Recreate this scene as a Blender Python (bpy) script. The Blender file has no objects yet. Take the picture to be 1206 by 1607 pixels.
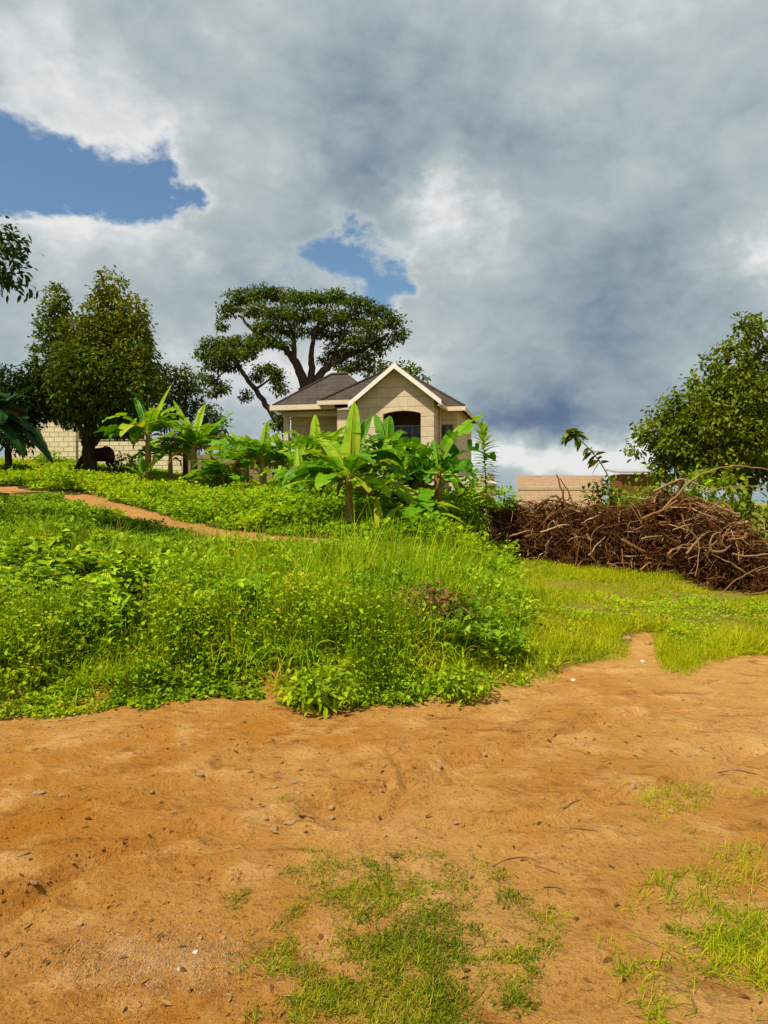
import bpy, bmesh, math, random
import numpy as np
from mathutils import Vector
R = math.radians
rng = np.random.default_rng(7)
random.seed(7)
C = bpy.context.scene.collection
SC = bpy.context.scene

# ------------------------------------------------------------------ camera
F = 1160.0            # focal length in pixels of the 1206 x 1607 photograph
HY = 790.0            # horizon row
CX = 603.0
EYE = 1.6
cam = bpy.data.objects.new("camera", bpy.data.cameras.new("camera"))
C.objects.link(cam)
cam.data.sensor_fit = 'AUTO'
cam.data.sensor_width = 36.0
cam.data.lens = 36.0 * F / 1607.0
cam.data.clip_start = 0.05
cam.data.clip_end = 6000
cam.location = (0, 0, EYE)
cam.rotation_euler = (R(90) - math.atan((803.5 - HY) / F), 0, 0)
SC.camera = cam
SC.view_settings.view_transform = 'Standard'
SC.view_settings.look = 'None'
SC.view_settings.gamma = 1.0
SC.view_settings.exposure = 0.35
SC.render.engine = 'CYCLES'
SC.cycles.max_bounces = 6
SC.cycles.diffuse_bounces = 3
SC.cycles.transmission_bounces = 3
SC.cycles.transparent_max_bounces = 4

# ------------------------------------------------------------------ sun and sky
SUN_EL = R(57)
SUN_AZ = math.atan2(-0.74, -0.58)                # from the left and a little behind the camera
sd = Vector((math.sin(SUN_AZ) * math.cos(SUN_EL), math.cos(SUN_AZ) * math.cos(SUN_EL), math.sin(SUN_EL)))
sun = bpy.data.objects.new("sun", bpy.data.lights.new("sun", 'SUN'))
C.objects.link(sun)
sun.data.energy = 5.0
sun.data.angle = R(0.5)
sun.data.color = (1.0, 0.91, 0.74)
sun.rotation_euler = sd.to_track_quat('Z', 'Y').to_euler()
sun.location = (-20, -10, 30)


class NT:
    """small writer for node trees"""
    def __init__(s, tree):
        s.t = tree
        s.n = tree.nodes
        s.l = tree.links
        s.n.clear()

    def node(s, kind, **kw):
        n = s.n.new(kind)
        for k, v in kw.items():
            setattr(n, k, v)
        return n

    def put(s, sock, v):
        if isinstance(v, bpy.types.NodeSocket):
            s.l.new(v, sock)
        elif v is not None:
            sock.default_value = v

    def m(s, op, a, b=None, c=None, clamp=False):
        n = s.node('ShaderNodeMath', operation=op)
        n.use_clamp = clamp
        s.put(n.inputs[0], a)
        if b is not None: s.put(n.inputs[1], b)
        if c is not None: s.put(n.inputs[2], c)
        return n.outputs[0]

    def vm(s, op, a, b=None):
        n = s.node('ShaderNodeVectorMath', operation=op)
        s.put(n.inputs[0], a)
        if b is not None: s.put(n.inputs[1], b)
        return n.outputs['Value'] if op in ('DOT_PRODUCT', 'LENGTH') else n.outputs[0]

    def noise(s, vec, scale, detail=4, rough=0.55, dist=0.0):
        n = s.node('ShaderNodeTexNoise')
        s.put(n.inputs['Vector'], vec)
        n.inputs['Scale'].default_value = scale
        n.inputs['Detail'].default_value = detail
        n.inputs['Roughness'].default_value = rough
        n.inputs['Distortion'].default_value = dist
        return n

    def ramp(s, fac, stops, interp='LINEAR'):
        n = s.node('ShaderNodeValToRGB')
        n.color_ramp.interpolation = interp
        el = n.color_ramp.elements
        while len(el) < len(stops): el.new(0.5)
        for e, (p, c) in zip(el, stops):
            e.position = p
            e.color = (*c, 1) if len(c) == 3 else c
        s.put(n.inputs[0], fac)
        return n.outputs[0]

    def mix(s, fac, a, b, mode='MIX'):
        n = s.node('ShaderNodeMix', data_type='RGBA', blend_type=mode)
        s.put(n.inputs[0], fac)
        for sock, v in ((n.inputs[6], a), (n.inputs[7], b)):
            s.put(sock, (*v, 1) if isinstance(v, tuple) and len(v) == 3 else v)
        return n.outputs[2]

    def mrange(s, v, a, b, c=0.0, d=1.0, smooth=True):
        n = s.node('ShaderNodeMapRange')
        n.interpolation_type = 'SMOOTHSTEP' if smooth else 'LINEAR'
        s.put(n.inputs[0], v)
        for i, x in enumerate((a, b, c, d)): s.put(n.inputs[i + 1], x)
        return n.outputs[0]

    def bump(s, h, strength, dist=0.02, prev=None):
        n = s.node('ShaderNodeBump')
        n.inputs['Strength'].default_value = strength
        n.inputs['Distance'].default_value = dist
        s.put(n.inputs['Height'], h)
        if prev is not None: s.put(n.inputs['Normal'], prev)
        return n.outputs[0]


def srgb(r, g, b):
    f = lambda c: c / 12.92 if c <= 0.04045 else ((c + 0.055) / 1.055) ** 2.4
    return (f(r / 255), f(g / 255), f(b / 255))


world = bpy.data.worlds.new("World")
SC.world = world
world.use_nodes = True
w = NT(world.node_tree)
BG = 0.10
tc = w.node('ShaderNodeTexCoord')
D = w.vm('NORMALIZE', tc.outputs['Generated'])
sep = w.node('ShaderNodeSeparateXYZ'); w.put(sep.inputs[0], D)
az = w.m('MULTIPLY', w.m('ARCTAN2', sep.outputs[0], sep.outputs[1]), F)
el = w.m('MULTIPLY', w.m('ARCSINE', sep.outputs[2]), F)
cmb = w.node('ShaderNodeCombineXYZ'); w.put(cmb.inputs[0], az); w.put(cmb.inputs[1], el)
Dw = w.vm('MULTIPLY', D, (1.0, 1.0, 1.5))
wn = w.noise(Dw, 5.5, 6, 0.62)
warp = w.vm('MULTIPLY', w.vm('SUBTRACT', wn.outputs['Color'], (0.5, 0.5, 0.5)), (300.0, 210.0, 0.0))
wn2 = w.noise(Dw, 26.0, 5, 0.6)
warp2 = w.vm('MULTIPLY', w.vm('SUBTRACT', wn2.outputs['Color'], (0.5, 0.5, 0.5)), (44.0, 36.0, 0.0))
AE = w.vm('ADD', cmb.outputs[0], w.vm('ADD', warp, warp2))


def ae(px, py):
    a = math.atan((px - CX) / F)
    e = math.atan((HY - py) / F * math.cos(a))
    return (a * F, e * F, 0.0)


def blobs(lst, start):
    acc = start
    for px, py, rx, ry, wt in lst:
        d = w.vm('MULTIPLY', w.vm('SUBTRACT', AE, ae(px, py)), (1.0 / rx, 1.0 / ry, 0.0))
        q = w.m('POWER', 2.718, w.m('MULTIPLY', w.vm('DOT_PRODUCT', d, d), -1.0))
        acc = w.m('MULTIPLY_ADD', q, wt, acc)
    return acc


n1 = w.noise(Dw, 3.2, 8, 0.6).outputs[0]
n2 = w.noise(Dw, 4.5, 8, 0.6, 0.3).outputs[0]
n3 = w.noise(Dw, 14.0, 6, 0.6, 0.2).outputs[0]
Db = w.vm('ADD', Dw, w.vm('MULTIPLY', w.vm('SUBTRACT', wn2.outputs['Color'], (0.5, 0.5, 0.5)), (0.04, 0.04, 0.04)))
puff = None
for sc_, am in ((6.0, 0.55), (12.5, 0.3), (27.0, 0.18)):
    b_ = w.m('MULTIPLY', w.m('ABSOLUTE', w.m('MULTIPLY_ADD', w.noise(Db, sc_, 2, 0.5).outputs[0], 2.0, -1.0)), am * 2.2)
    puff = b_ if puff is None else w.m('ADD', puff, b_)
dens = blobs([(5, 232, 105, 56, -0.9), (140, 287, 118, 42, -1.0), (256, 280, 42, 54, -0.95), (40, 300, 85, 34, -0.45),
              (522, 402, 60, 32, -1.15), (602, 452, 70, 34, -1.15), (985, 690, 70, 34, -0.4)],
             w.m('MULTIPLY_ADD', w.m('SUBTRACT', n1, 0.5), 1.0, 0.55))
cover = w.mrange(dens, -0.30, 0.26)
edge = w.m('SUBTRACT', 1.0, w.mrange(dens, 0.0, 0.50))
bright = blobs([(70, 120, 105, 75, 0.38), (200, 205, 95, 48, 0.36), (330, 120, 200, 120, 0.10), (140, 370, 230, 45, 0.35),
                (712, 318, 58, 60, 0.5), (780, 370, 60, 50, 0.2), (1010, 140, 230, 150, 0.22), (1000, -30, 400, 60, 0.2), (1200, 410, 60, 45, 0.55), (470, 590, 260, 90, 0.42),
                (30, 480, 120, 110, 0.15), (800, 728, 260, 36, 0.55), (965, 738, 60, 32, 0.4), (380, 260, 120, 80, 0.1), (1130, 520, 110, 50, 0.16),
                (620, 160, 150, 120, -0.14), (580, 290, 70, 90, -0.26), (850, 645, 180, 44, -0.40), (960, 400, 170, 130, -0.24), (720, 560, 140, 60, -0.02),
                (400, 420, 120, 70, -0.16), (940, 560, 190, 70, -0.22), (800, 240, 150, 50, -0.20)],
               w.m('ADD', w.m('MULTIPLY_ADD', w.m('SUBTRACT', n2, 0.5), 0.70, 0.53), w.m('ADD', w.m('MULTIPLY', w.m('SUBTRACT', n3, 0.5), 0.22), w.m('MULTIPLY', w.m('SUBTRACT', puff, 0.36), 0.30))))
bright = w.m('MULTIPLY_ADD', edge, 0.24, bright)
ccol = w.ramp(bright, [(0.0, srgb(92, 110, 137)), (0.22, srgb(122, 139, 154)), (0.45, srgb(149, 164, 171)), (0.68, srgb(172, 182, 184)), (0.9, srgb(202, 206, 206)), (1.0, srgb(217, 218, 217))])
sky = w.node('ShaderNodeTexSky', sky_type='NISHITA')
sky.sun_disc = False
sky.sun_elevation = SUN_EL
sky.sun_rotation = SUN_AZ % (2 * math.pi)
sky.air_density = 1.3
sky.dust_density = 0.6
sky.ozone_density = 2.5
cl = w.vm('MULTIPLY', ccol, (0.90 / BG, 0.90 / BG, 0.90 / BG))
full = w.mix(cover, w.vm('MULTIPLY', sky.outputs[0], (0.66, 0.78, 0.84)), cl)
# below the horizon: plain dim ground haze
full = w.mix(w.mrange(sep.outputs[2], -0.02, 0.0), (1.2, 1.3, 1.2), full)
bg = w.node('ShaderNodeBackground')
w.put(bg.inputs[0], full)
bg.inputs[1].default_value = BG
out = w.node('ShaderNodeOutputWorld')
w.l.new(bg.outputs[0], out.inputs[0])
world.cycles.sampling_method = 'MANUAL'
world.cycles.sample_map_resolution = 1024

# ------------------------------------------------------------------ small tools


def hash2(ix, iy, seed):
    h = (ix.astype(np.int64) * 374761393 + iy.astype(np.int64) * 668265263 + seed * 144269504) & 0x7fffffff
    h = ((h ^ (h >> 13)) * 1274126177) & 0x7fffffff
    return ((h ^ (h >> 16)) & 0xffff) / 65535.0


def vnoise(x, y, seed=0):
    x = np.asarray(x, float); y = np.asarray(y, float)
    ix = np.floor(x); iy = np.floor(y)
    fx = x - ix; fy = y - iy
    fx = fx * fx * (3 - 2 * fx); fy = fy * fy * (3 - 2 * fy)
    a = hash2(ix, iy, seed); b = hash2(ix + 1, iy, seed); c = hash2(ix, iy + 1, seed); d = hash2(ix + 1, iy + 1, seed)
    return (a * (1 - fx) + b * fx) * (1 - fy) + (c * (1 - fx) + d * fx) * fy


def fbm(x, y, o=4, seed=0):
    x = np.asarray(x, float); y = np.asarray(y, float)
    s = 0; a = 0.5; t = 0
    for i in range(o):
        s = s + a * vnoise(x, y, seed + i); t += a
        x = x * 2.03 + 17.1; y = y * 2.03 + 5.3; a *= 0.5
    return s / t


def sst(a, b, x):
    t = np.clip((np.asarray(x, float) - a) / (b - a), 0, 1)   # a > b gives a falling step
    return t * t * (3 - 2 * t)


EDGE = [(-1400, 1140), (-300, 1135), (0, 1128), (60, 1124), (150, 1118), (250, 1103), (330, 1092), (400, 1098), (450, 1112), (540, 1116), (600, 1104), (700, 1110),
        (760, 1100), (800, 1082), (860, 1074), (930, 1056), (985, 1034), (1015, 1000), (1038, 1058), (1075, 1066), (1120, 1040), (1206, 1027), (1500, 1010), (2600, 1000)]
EU = np.array([(p - CX) / F for p, _ in EDGE]); EY = np.array([EYE * F / (q - HY) for _, q in EDGE])


def edge_d(X, Y):
    """distance beyond the edge of the roadside vegetation, along the view from the road"""
    Ys = np.maximum(Y, 0.3)
    return np.where(Y > 0.3, Y - np.interp(X / Ys, EU, EY), -5.0)


PATH = np.array([(-16.0, 23.6), (-11.6, 21.8), (-8.4, 19.4), (-5.9, 17.1), (-4.0, 15.2), (-2.5, 13.7), (-1.2, 13.2)])


def path_dist(X, Y):
    best = np.full(np.shape(X), 99.0)
    for (ax, ay), (bx, by) in zip(PATH[:-1], PATH[1:]):
        dx, dy = bx - ax, by - ay
        t = np.clip(((X - ax) * dx + (Y - ay) * dy) / (dx * dx + dy * dy), 0, 1)
        best = np.minimum(best, np.hypot(X - ax - t * dx, Y - ay - t * dy))
    return best


def terrain(X, Y):
    X = np.asarray(X, float); Y = np.asarray(Y, float)
    d = np.maximum(edge_d(X, Y), 0)
    d = np.minimum(d, 31.0)
    u = X / np.maximum(Y, 0.5)
    bank = 0.24 * sst(0.0, 0.9, d) * (1 - sst(0.02, 0.22, u))
    zl = (0.11 - 0.025 * sst(-0.43, -0.2, u)) * d + bank
    zr = 0.02 * d + 0.04 * np.clip(Y - 22, 0, 18)
    k = sst(18, 34, Y)
    xa = 0.4 - 2.0 * k; xb = 2.7 + 5.0 * k
    wgt = sst(0, 1, (X - xa) / (xb - xa))
    z = zl * (1 - wgt) + zr * wgt
    z = z * (1 - sst(70, 160, Y)) * (1 - sst(60, 150, np.abs(X)))
    near = 1 - sst(30, 60, np.hypot(X, Y))
    z = z + near * (0.06 * (fbm(X * 0.7, Y * 0.7, 3, 3) - 0.5) + 0.05 * (fbm(X * 2.4, Y * 3.4, 4, 9) - 0.5) + 0.016 * (fbm(X * 9, Y * 11, 3, 15) - 0.5)) + near * sst(0.5, 3, d) * 0.25 * (fbm(X * 0.5, Y * 0.5, 3, 21) - 0.5)
    return z


RUTS = [([(470, 1282), (560, 1252), (680, 1215), (830, 1165), (1000, 1120)], .05, .035), ([(-60, 1470), (60, 1410), (190, 1345), (330, 1290)], .07, .04), ([(-40, 1330), (120, 1280), (300, 1225), (420, 1175)], .05, .025),
        ([(700, 1310), (840, 1290), (1000, 1250), (1230, 1180)], .08, .025), ([(620, 1180), (640, 1230), (600, 1290)], .04, .02)]
RUTL = [([((a - CX) / F * EYE * F / (b - HY), EYE * F / (b - HY)) for a, b in l], wd, dp) for l, wd, dp in RUTS]
_terrain0 = terrain


def terrain(X, Y):
    X = np.asarray(X, float); Y = np.asarray(Y, float)
    z = _terrain0(X, Y)
    if Y.size == 0: return z
    for l, wd, dp in RUTL:
        best = np.full(np.shape(X), 99.0)
        jx = X + 0.22 * (fbm(X * 2.5, Y * 2.5, 3, 500) - 0.5); jy = Y + 0.22 * (fbm(X * 2.5, Y * 2.5, 3, 501) - 0.5)
        for (ax, ay), (bx, by) in zip(l[:-1], l[1:]):
            dx, dy = bx - ax, by - ay
            t = np.clip(((jx - ax) * dx + (jy - ay) * dy) / (dx * dx + dy * dy), 0, 1)
            best = np.minimum(best, np.hypot(jx - ax - t * dx, jy - ay - t * dy))
        k = best / wd * (0.7 + 0.7 * fbm(X * 1.7, Y * 1.7, 2, 502))
        z = z - 1.5 * dp * np.exp(-k ** 2) + 0.6 * dp * np.exp(-((k - 2.0) / 0.8) ** 2)
    return z


def ter(x, y):
    return float(terrain(np.array([x]), np.array([y]))[0])


_Y = np.geomspace(1.2, 90, 2600)


def G(px, py):
    """the point of the ground seen at a pixel of the photograph"""
    X = (px - CX) / F * _Y
    Z = terrain(X, _Y)
    row = HY - (Z - EYE) * F / _Y
    hit = np.nonzero(row <= py)[0]
    i = hit[0] if len(hit) else len(_Y) - 1
    return Vector((X[i], _Y[i], Z[i]))


def P(px, py, Y):
    return Vector(((px - CX) / F * Y, Y, EYE + (HY - py) / F * Y))


def onground(px, Y, sink=0.03):
    x = (px - CX) / F * Y
    return Vector((x, Y, ter(x, Y) - sink))


# ------------------------------------------------------------------ meshes


def make_mesh(name, V, Fq, mats, tint=None, smooth=False, matidx=None):
    """V (n,3); Fq list of faces or an (m,4) / (m,3) array"""
    me = bpy.data.meshes.new(name)
    V = np.asarray(V, np.float32)
    me.vertices.add(len(V))
    me.vertices.foreach_set('co', V.ravel())
    if isinstance(Fq, np.ndarray):
        k = Fq.shape[1]
        loops = Fq.astype(np.int32).ravel()
        starts = np.arange(0, len(loops), k, dtype=np.int32)
        nf = len(Fq)
    else:
        loops = np.array([i for f in Fq for i in f], np.int32)
        lens = np.array([len(f) for f in Fq], np.int32)
        starts = np.concatenate([[0], np.cumsum(lens)[:-1]]).astype(np.int32)
        nf = len(Fq)
    me.loops.add(len(loops)); me.loops.foreach_set('vertex_index', loops)
    me.polygons.add(nf); me.polygons.foreach_set('loop_start', starts)
    if matidx is not None: me.polygons.foreach_set('material_index', np.asarray(matidx, np.int32))
    me.polygons.foreach_set('use_smooth', np.full(nf, bool(smooth)))
    me.update(calc_edges=True)
    if tint is not None:
        a = me.attributes.new('tint', 'FLOAT', 'POINT')
        a.data.foreach_set('value', np.asarray(tint, np.float32))
    for m in (mats if isinstance(mats, (list, tuple)) else [mats]): me.materials.append(m)
    return me


def link(name, me, loc=(0, 0, 0), parent=None):
    o = bpy.data.objects.new(name, me)
    C.objects.link(o)
    if parent is not None: o.parent = parent
    o.location = loc
    return o


def tag(o, label=None, cat=None, group=None, kind=None):
    if label: o['label'] = label
    if cat: o['category'] = cat
    if group: o['group'] = group
    if kind: o['kind'] = kind
    return o


def thing(name, loc, label, cat, group=None):
    o = bpy.data.objects.new(name, None)
    o.empty_display_size = 0.3
    C.objects.link(o)
    o.location = loc
    return tag(o, label, cat, group)


class MB:
    """collects vertices and faces of one mesh"""
    def __init__(s):
        s.V = []; s.F = []; s.T = []; s.n = 0

    def add(s, V, Fq, t=0.5):
        V = np.asarray(V, float).reshape(-1, 3)
        s.V.append(V)
        s.F.append(np.asarray(Fq, int) + s.n)
        s.T.append(np.broadcast_to(np.asarray(t, float), (len(V),)))
        s.n += len(V)

    def box(s, a, b, t=0.5):
        (x0, y0, z0), (x1, y1, z1) = a, b
        V = [(x0, y0, z0), (x1, y0, z0), (x1, y1, z0), (x0, y1, z0), (x0, y0, z1), (x1, y0, z1), (x1, y1, z1), (x0, y1, z1)]
        s.add(V, [(0, 3, 2, 1), (4, 5, 6, 7), (0, 1, 5, 4), (1, 2, 6, 5), (2, 3, 7, 6), (3, 0, 4, 7)], t)

    def tube(s, pts, rad, sides=6, t=0.5, cap=True):
        pts = np.asarray(pts, float); n = len(pts)
        rad = np.broadcast_to(np.asarray(rad, float), (n,))
        tan = np.gradient(pts, axis=0)
        tan /= np.linalg.norm(tan, axis=1)[:, None] + 1e-9
        ref = np.array([0, 0, 1.0]) if abs(tan[0, 2]) < 0.9 else np.array([1.0, 0, 0])
        V = np.zeros((n, sides, 3))
        u = np.cross(tan[0], ref); u /= np.linalg.norm(u)
        ang = np.arange(sides) * 2 * math.pi / sides
        for i in range(n):
            u = u - tan[i] * np.dot(u, tan[i]); u /= np.linalg.norm(u) + 1e-9
            v = np.cross(tan[i], u)
            V[i] = pts[i] + rad[i] * (np.cos(ang)[:, None] * u + np.sin(ang)[:, None] * v)
        i = np.arange(n - 1)[:, None] * sides; j = np.arange(sides)[None]; k = (j + 1) % sides
        Fq = np.stack([i + j, i + k, i + sides + k, i + sides + j], -1).reshape(-1, 4)
        s.add(V, Fq, t)

    def strips(s, base, dirv, L, W, K=4, prof=None, droop=0.0, fold=0.0, roll=None, t=0.5, seed=None):
        """blades and leaves: N bent strips; fold > 0 gives a keel"""
        base = np.asarray(base, float); N = len(base)
        if N == 0: return
        dirv = np.asarray(dirv, float)
        dirv = dirv / (np.linalg.norm(dirv, axis=1)[:, None] + 1e-9)
        L = np.broadcast_to(np.asarray(L, float), (N,)); W = np.broadcast_to(np.asarray(W, float), (N,))
        droop = np.broadcast_to(np.asarray(droop, float), (N,))
        tt = np.linspace(0, 1, K)
        prof = np.asarray(prof if prof is not None else np.sin(np.clip(tt, 0.06, 0.97) * math.pi))
        up = np.zeros((N, 3)); up[:, 2] = 1
        side = np.cross(dirv, up)
        bad = np.linalg.norm(side, axis=1) < 0.15
        rv = rng.normal(size=(N, 3)); rv[:, 2] = 0
        side[bad] = rv[bad]
        side -= dirv * np.sum(side * dirv, 1)[:, None]
        side /= np.linalg.norm(side, axis=1)[:, None] + 1e-9
        nrm = np.cross(side, dirv)
        if roll is not None:
            roll = np.broadcast_to(np.asarray(roll, float), (N,))
            c, sn = np.cos(roll)[:, None], np.sin(roll)[:, None]
            side, nrm = side * c + nrm * sn, nrm * c - side * sn
        ctr = base[:, None] + dirv[:, None] * (L[:, None] * tt)[..., None]
        ctr[..., 2] -= droop[:, None] * L[:, None] * tt ** 2
        hw = (W[:, None] * prof[None] * 0.5)[..., None]
        tint = np.broadcast_to(np.asarray(t, float), (N,))
        if fold:
            lift = nrm[:, None] * hw * fold
            V = np.stack([ctr - side[:, None] * hw + lift, ctr, ctr + side[:, None] * hw + lift], 2)
            cols = 3
        else:
            V = np.stack([ctr - side[:, None] * hw, ctr + side[:, None] * hw], 2)
            cols = 2
        idx = np.arange(N * K * cols).reshape(N, K, cols)
        Fq = np.stack([idx[:, :-1, :-1], idx[:, :-1, 1:], idx[:, 1:, 1:], idx[:, 1:, :-1]], -1).reshape(-1, 4)
        s.add(V, Fq, np.repeat(tint, K * cols))

    def mesh(s, name, mat, smooth=False, origin=(0, 0, 0)):
        return make_mesh(name, np.concatenate(s.V) - np.asarray(origin, float), np.concatenate(s.F), mat, np.concatenate(s.T), smooth)

    def part(s, name, mat, parent, smooth=False):
        return link(name, s.mesh(name, mat, smooth, parent.location), (0, 0, 0), parent)

    def solo(s, name, mat, loc, smooth=False):
        return link(name, s.mesh(name, mat, smooth, loc), loc)


def curve_pts(ctrl, n):
    """smooth line through control points (Catmull-Rom)"""
    c = [np.asarray(p, float) for p in ctrl]
    if len(c) == 2: return np.array([c[0] + (c[1] - c[0]) * t for t in np.linspace(0, 1, n)])
    c = [2 * c[0] - c[1]] + c + [2 * c[-1] - c[-2]]
    out_ = []
    for q in np.linspace(0, len(c) - 3 - 1e-6, n):
        i = int(q); t = q - i
        p0, p1, p2, p3 = c[i:i + 4]
        out_.append(0.5 * ((2 * p1) + (p2 - p0) * t + (2 * p0 - 5 * p1 + 4 * p2 - p3) * t * t + (3 * p1 - p0 - 3 * p2 + p3) * t ** 3))
    return np.array(out_)


# ------------------------------------------------------------------ materials


def new_mat(name):
    m = bpy.data.materials.new(name)
    m.use_nodes = True
    t = NT(m.node_tree)
    o = t.node('ShaderNodeOutputMaterial')
    return m, t, o


def principled(t, color, rough=0.8, spec=0.3, normal=None):
    p = t.node('ShaderNodeBsdfPrincipled')
    t.put(p.inputs['Base Color'], (*color, 1) if isinstance(color, tuple) and len(color) == 3 else color)
    p.inputs['Roughness'].default_value = rough
    p.inputs['Specular IOR Level'].default_value = spec
    if normal is not None: t.put(p.inputs['Normal'], normal)
    return p


def leaf_mat(name, stops, trans=0.35, rough=0.5, spec=0.3, vein=None):
    spec *= 0.28; rough = min(1.0, rough + 0.08)
    """foliage: colour picked by each leaf's own tint"""
    m, t, o = new_mat(name)
    a = t.node('ShaderNodeAttribute', attribute_name='tint')
    c = t.ramp(a.outputs['Fac'], stops)
    p = principled(t, c, rough, spec)
    tr = t.node('ShaderNodeBsdfTranslucent')
    t.put(tr.inputs[0], t.mix(1.0, c, (1.25, 1.1, 0.45), 'MULTIPLY'))
    mx = t.node('ShaderNodeMixShader')
    mx.inputs[0].default_value = trans
    t.l.new(p.outputs[0], mx.inputs[1]); t.l.new(tr.outputs[0], mx.inputs[2])
    t.l.new(mx.outputs[0], o.inputs[0])
    return m


def plain(name, c1, c2=None, scale=6.0, rough=0.85, spec=0.2, bump=0.0, bscale=None, coord='Object', stretch=(1, 1, 1)):
    m, t, o = new_mat(name)
    g = t.node('ShaderNodeTexCoord').outputs[coord]
    v = t.vm('MULTIPLY', g, stretch)
    n = t.noise(v, scale, 6, 0.65)
    col = t.ramp(n.outputs[0], [(0.3, c1), (0.7, c2 or c1)])
    nm = None
    if bump:
        nm = t.bump(t.noise(v, bscale or scale * 3, 6, 0.7).outputs[0], bump, 0.03)
    p = principled(t, col, rough, spec, nm)
    t.l.new(p.outputs[0], o.inputs[0])
    return m


def block_mat(name, c1, c2, mortar, bw, bh, msize, dirt, bump=0.5):
    m, t, o = new_mat(name)
    g = t.node('ShaderNodeTexCoord').outputs['Object']
    sp = t.node('ShaderNodeSeparateXYZ'); t.put(sp.inputs[0], g)
    cb = t.node('ShaderNodeCombineXYZ')
    t.put(cb.inputs[0], t.m('ADD', sp.outputs[0], sp.outputs[1])); t.put(cb.inputs[1], sp.outputs[2])
    b = t.node('ShaderNodeTexBrick')
    wob = t.vm('MULTIPLY', t.vm('SUBTRACT', t.noise(g, 3.0, 3).outputs['Color'], (0.5, 0.5, 0.5)), (0.03, 0.03, 0))
    t.put(b.inputs['Vector'], t.vm('ADD', cb.outputs[0], wob))
    b.inputs['Color1'].default_value = (*c1, 1); b.inputs['Color2'].default_value = (*c2, 1); b.inputs['Mortar'].default_value = (*mortar, 1)
    b.inputs['Scale'].default_value = 1.0
    b.inputs['Mortar Size'].default_value = msize
    b.inputs['Mortar Smooth'].default_value = 0.2
    b.inputs['Brick Width'].default_value = bw; b.inputs['Row Height'].default_value = bh
    n = t.noise(t.vm('MULTIPLY', g, (1, 1, 0.5)), 1.3, 6, 0.7).outputs[0]
    c = t.mix(t.mrange(n, 0.45, 0.75, 0.0, 0.6), b.outputs[0], dirt)
    n5 = t.noise(g, 9.0, 5, 0.7).outputs[0]
    c = t.mix(0.35, c, t.ramp(n5, [(0.3, (0.4, 0.4, 0.4)), (0.7, (1, 1, 1))]), 'MULTIPLY')
    h = t.m('ADD', t.m('MULTIPLY', b.outputs['Fac'], -1.0), t.m('MULTIPLY', t.noise(g, 25, 4).outputs[0], 0.4))
    p = principled(t, c, 0.9, 0.15, t.bump(h, bump, 0.02))
    t.l.new(p.outputs[0], o.inputs[0])
    return m


G_LIGHT = (0.38, 0.52, 0.008); G_YEL = (0.52, 0.52, 0.014); G_MID = (0.20, 0.35, 0.005); G_DEEP = (0.06, 0.14, 0.004); G_DRY = (0.40, 0.27, 0.05)
M = {}
M['grass'] = leaf_mat('long_grass', [(0.0, G_DEEP), (0.35, G_MID), (0.7, G_LIGHT), (0.93, G_YEL), (1.0, G_DRY)], 0.4, 0.45, 0.3)
M['verge'] = leaf_mat('verge_grass', [(0.0, (0.13, 0.22, 0.004)), (0.35, (0.32, 0.39, 0.006)), (0.75, (0.48, 0.49, 0.008)), (1.0, (0.56, 0.42, 0.03))], 0.4, 0.5, 0.2)
M['weed'] = leaf_mat('creeping_weed_leaf', [(0.0, (0.06, 0.14, 0.004)), (0.4, (0.22, 0.36, 0.005)), (0.8, (0.42, 0.53, 0.010)), (1.0, (0.50, 0.34, 0.03))], 0.35)
M['broad'] = leaf_mat('broadleaf_weed_leaf', [(0.0, (0.05, 0.12, 0.004)), (0.5, (0.20, 0.36, 0.006)), (1.0, (0.45, 0.58, 0.020))], 0.33, 0.42, 0.35)
M['trodden'] = leaf_mat('trodden_grass', [(0.0, (0.05, 0.09, 0.004)), (0.5, (0.20, 0.235, 0.007)), (0.85, (0.36, 0.34, 0.015)), (1.0, (0.42, 0.28, 0.06))], 0.25, 0.6, 0.2)
M['crop'] = leaf_mat('field_crop_leaf', [(0.0, (0.05, 0.15, 0.004)), (0.45, (0.20, 0.36, 0.006)), (0.85, (0.38, 0.52, 0.010)), (1.0, (0.50, 0.52, 0.02))], 0.38, 0.5, 0.25)
M['mango'] = leaf_mat('mango_leaf', [(0.0, (0.016, 0.036, 0.003)), (0.45, (0.065, 0.115, 0.004)), (0.8, (0.19, 0.22, 0.007)), (1.0, (0.30, 0.27, 0.010))], 0.25, 0.45, 0.3)
M['umbrella'] = leaf_mat('umbrella_tree_leaf', [(0.0, (0.022, 0.055, 0.004)), (0.5, (0.085, 0.135, 0.006)), (1.0, (0.25, 0.28, 0.012))], 0.25, 0.5, 0.25)
M['ficus'] = leaf_mat('glossy_tree_leaf', [(0.0, (0.035, 0.07, 0.004)), (0.5, (0.13, 0.19, 0.007)), (0.85, (0.30, 0.32, 0.012)), (1.0, (0.42, 0.38, 0.02))], 0.28, 0.38, 0.4)
M['dark'] = leaf_mat('dark_leaf', [(0.0, (0.008, 0.025, 0.003)), (1.0, (0.045, 0.085, 0.006))], 0.15, 0.5, 0.2)
M['shrub'] = leaf_mat('shrub_leaf', [(0.0, (0.05, 0.10, 0.006)), (0.5, (0.20, 0.28, 0.010)), (1.0, (0.42, 0.42, 0.03))], 0.33, 0.5, 0.25)
M['banana'] = leaf_mat('banana_leaf', [(0.0, (0.03, 0.13, 0.005)), (0.45, (0.13, 0.32, 0.006)), (0.85, (0.32, 0.49, 0.016)), (1.0, (0.50, 0.44, 0.04))], 0.38, 0.36, 0.4)
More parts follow.
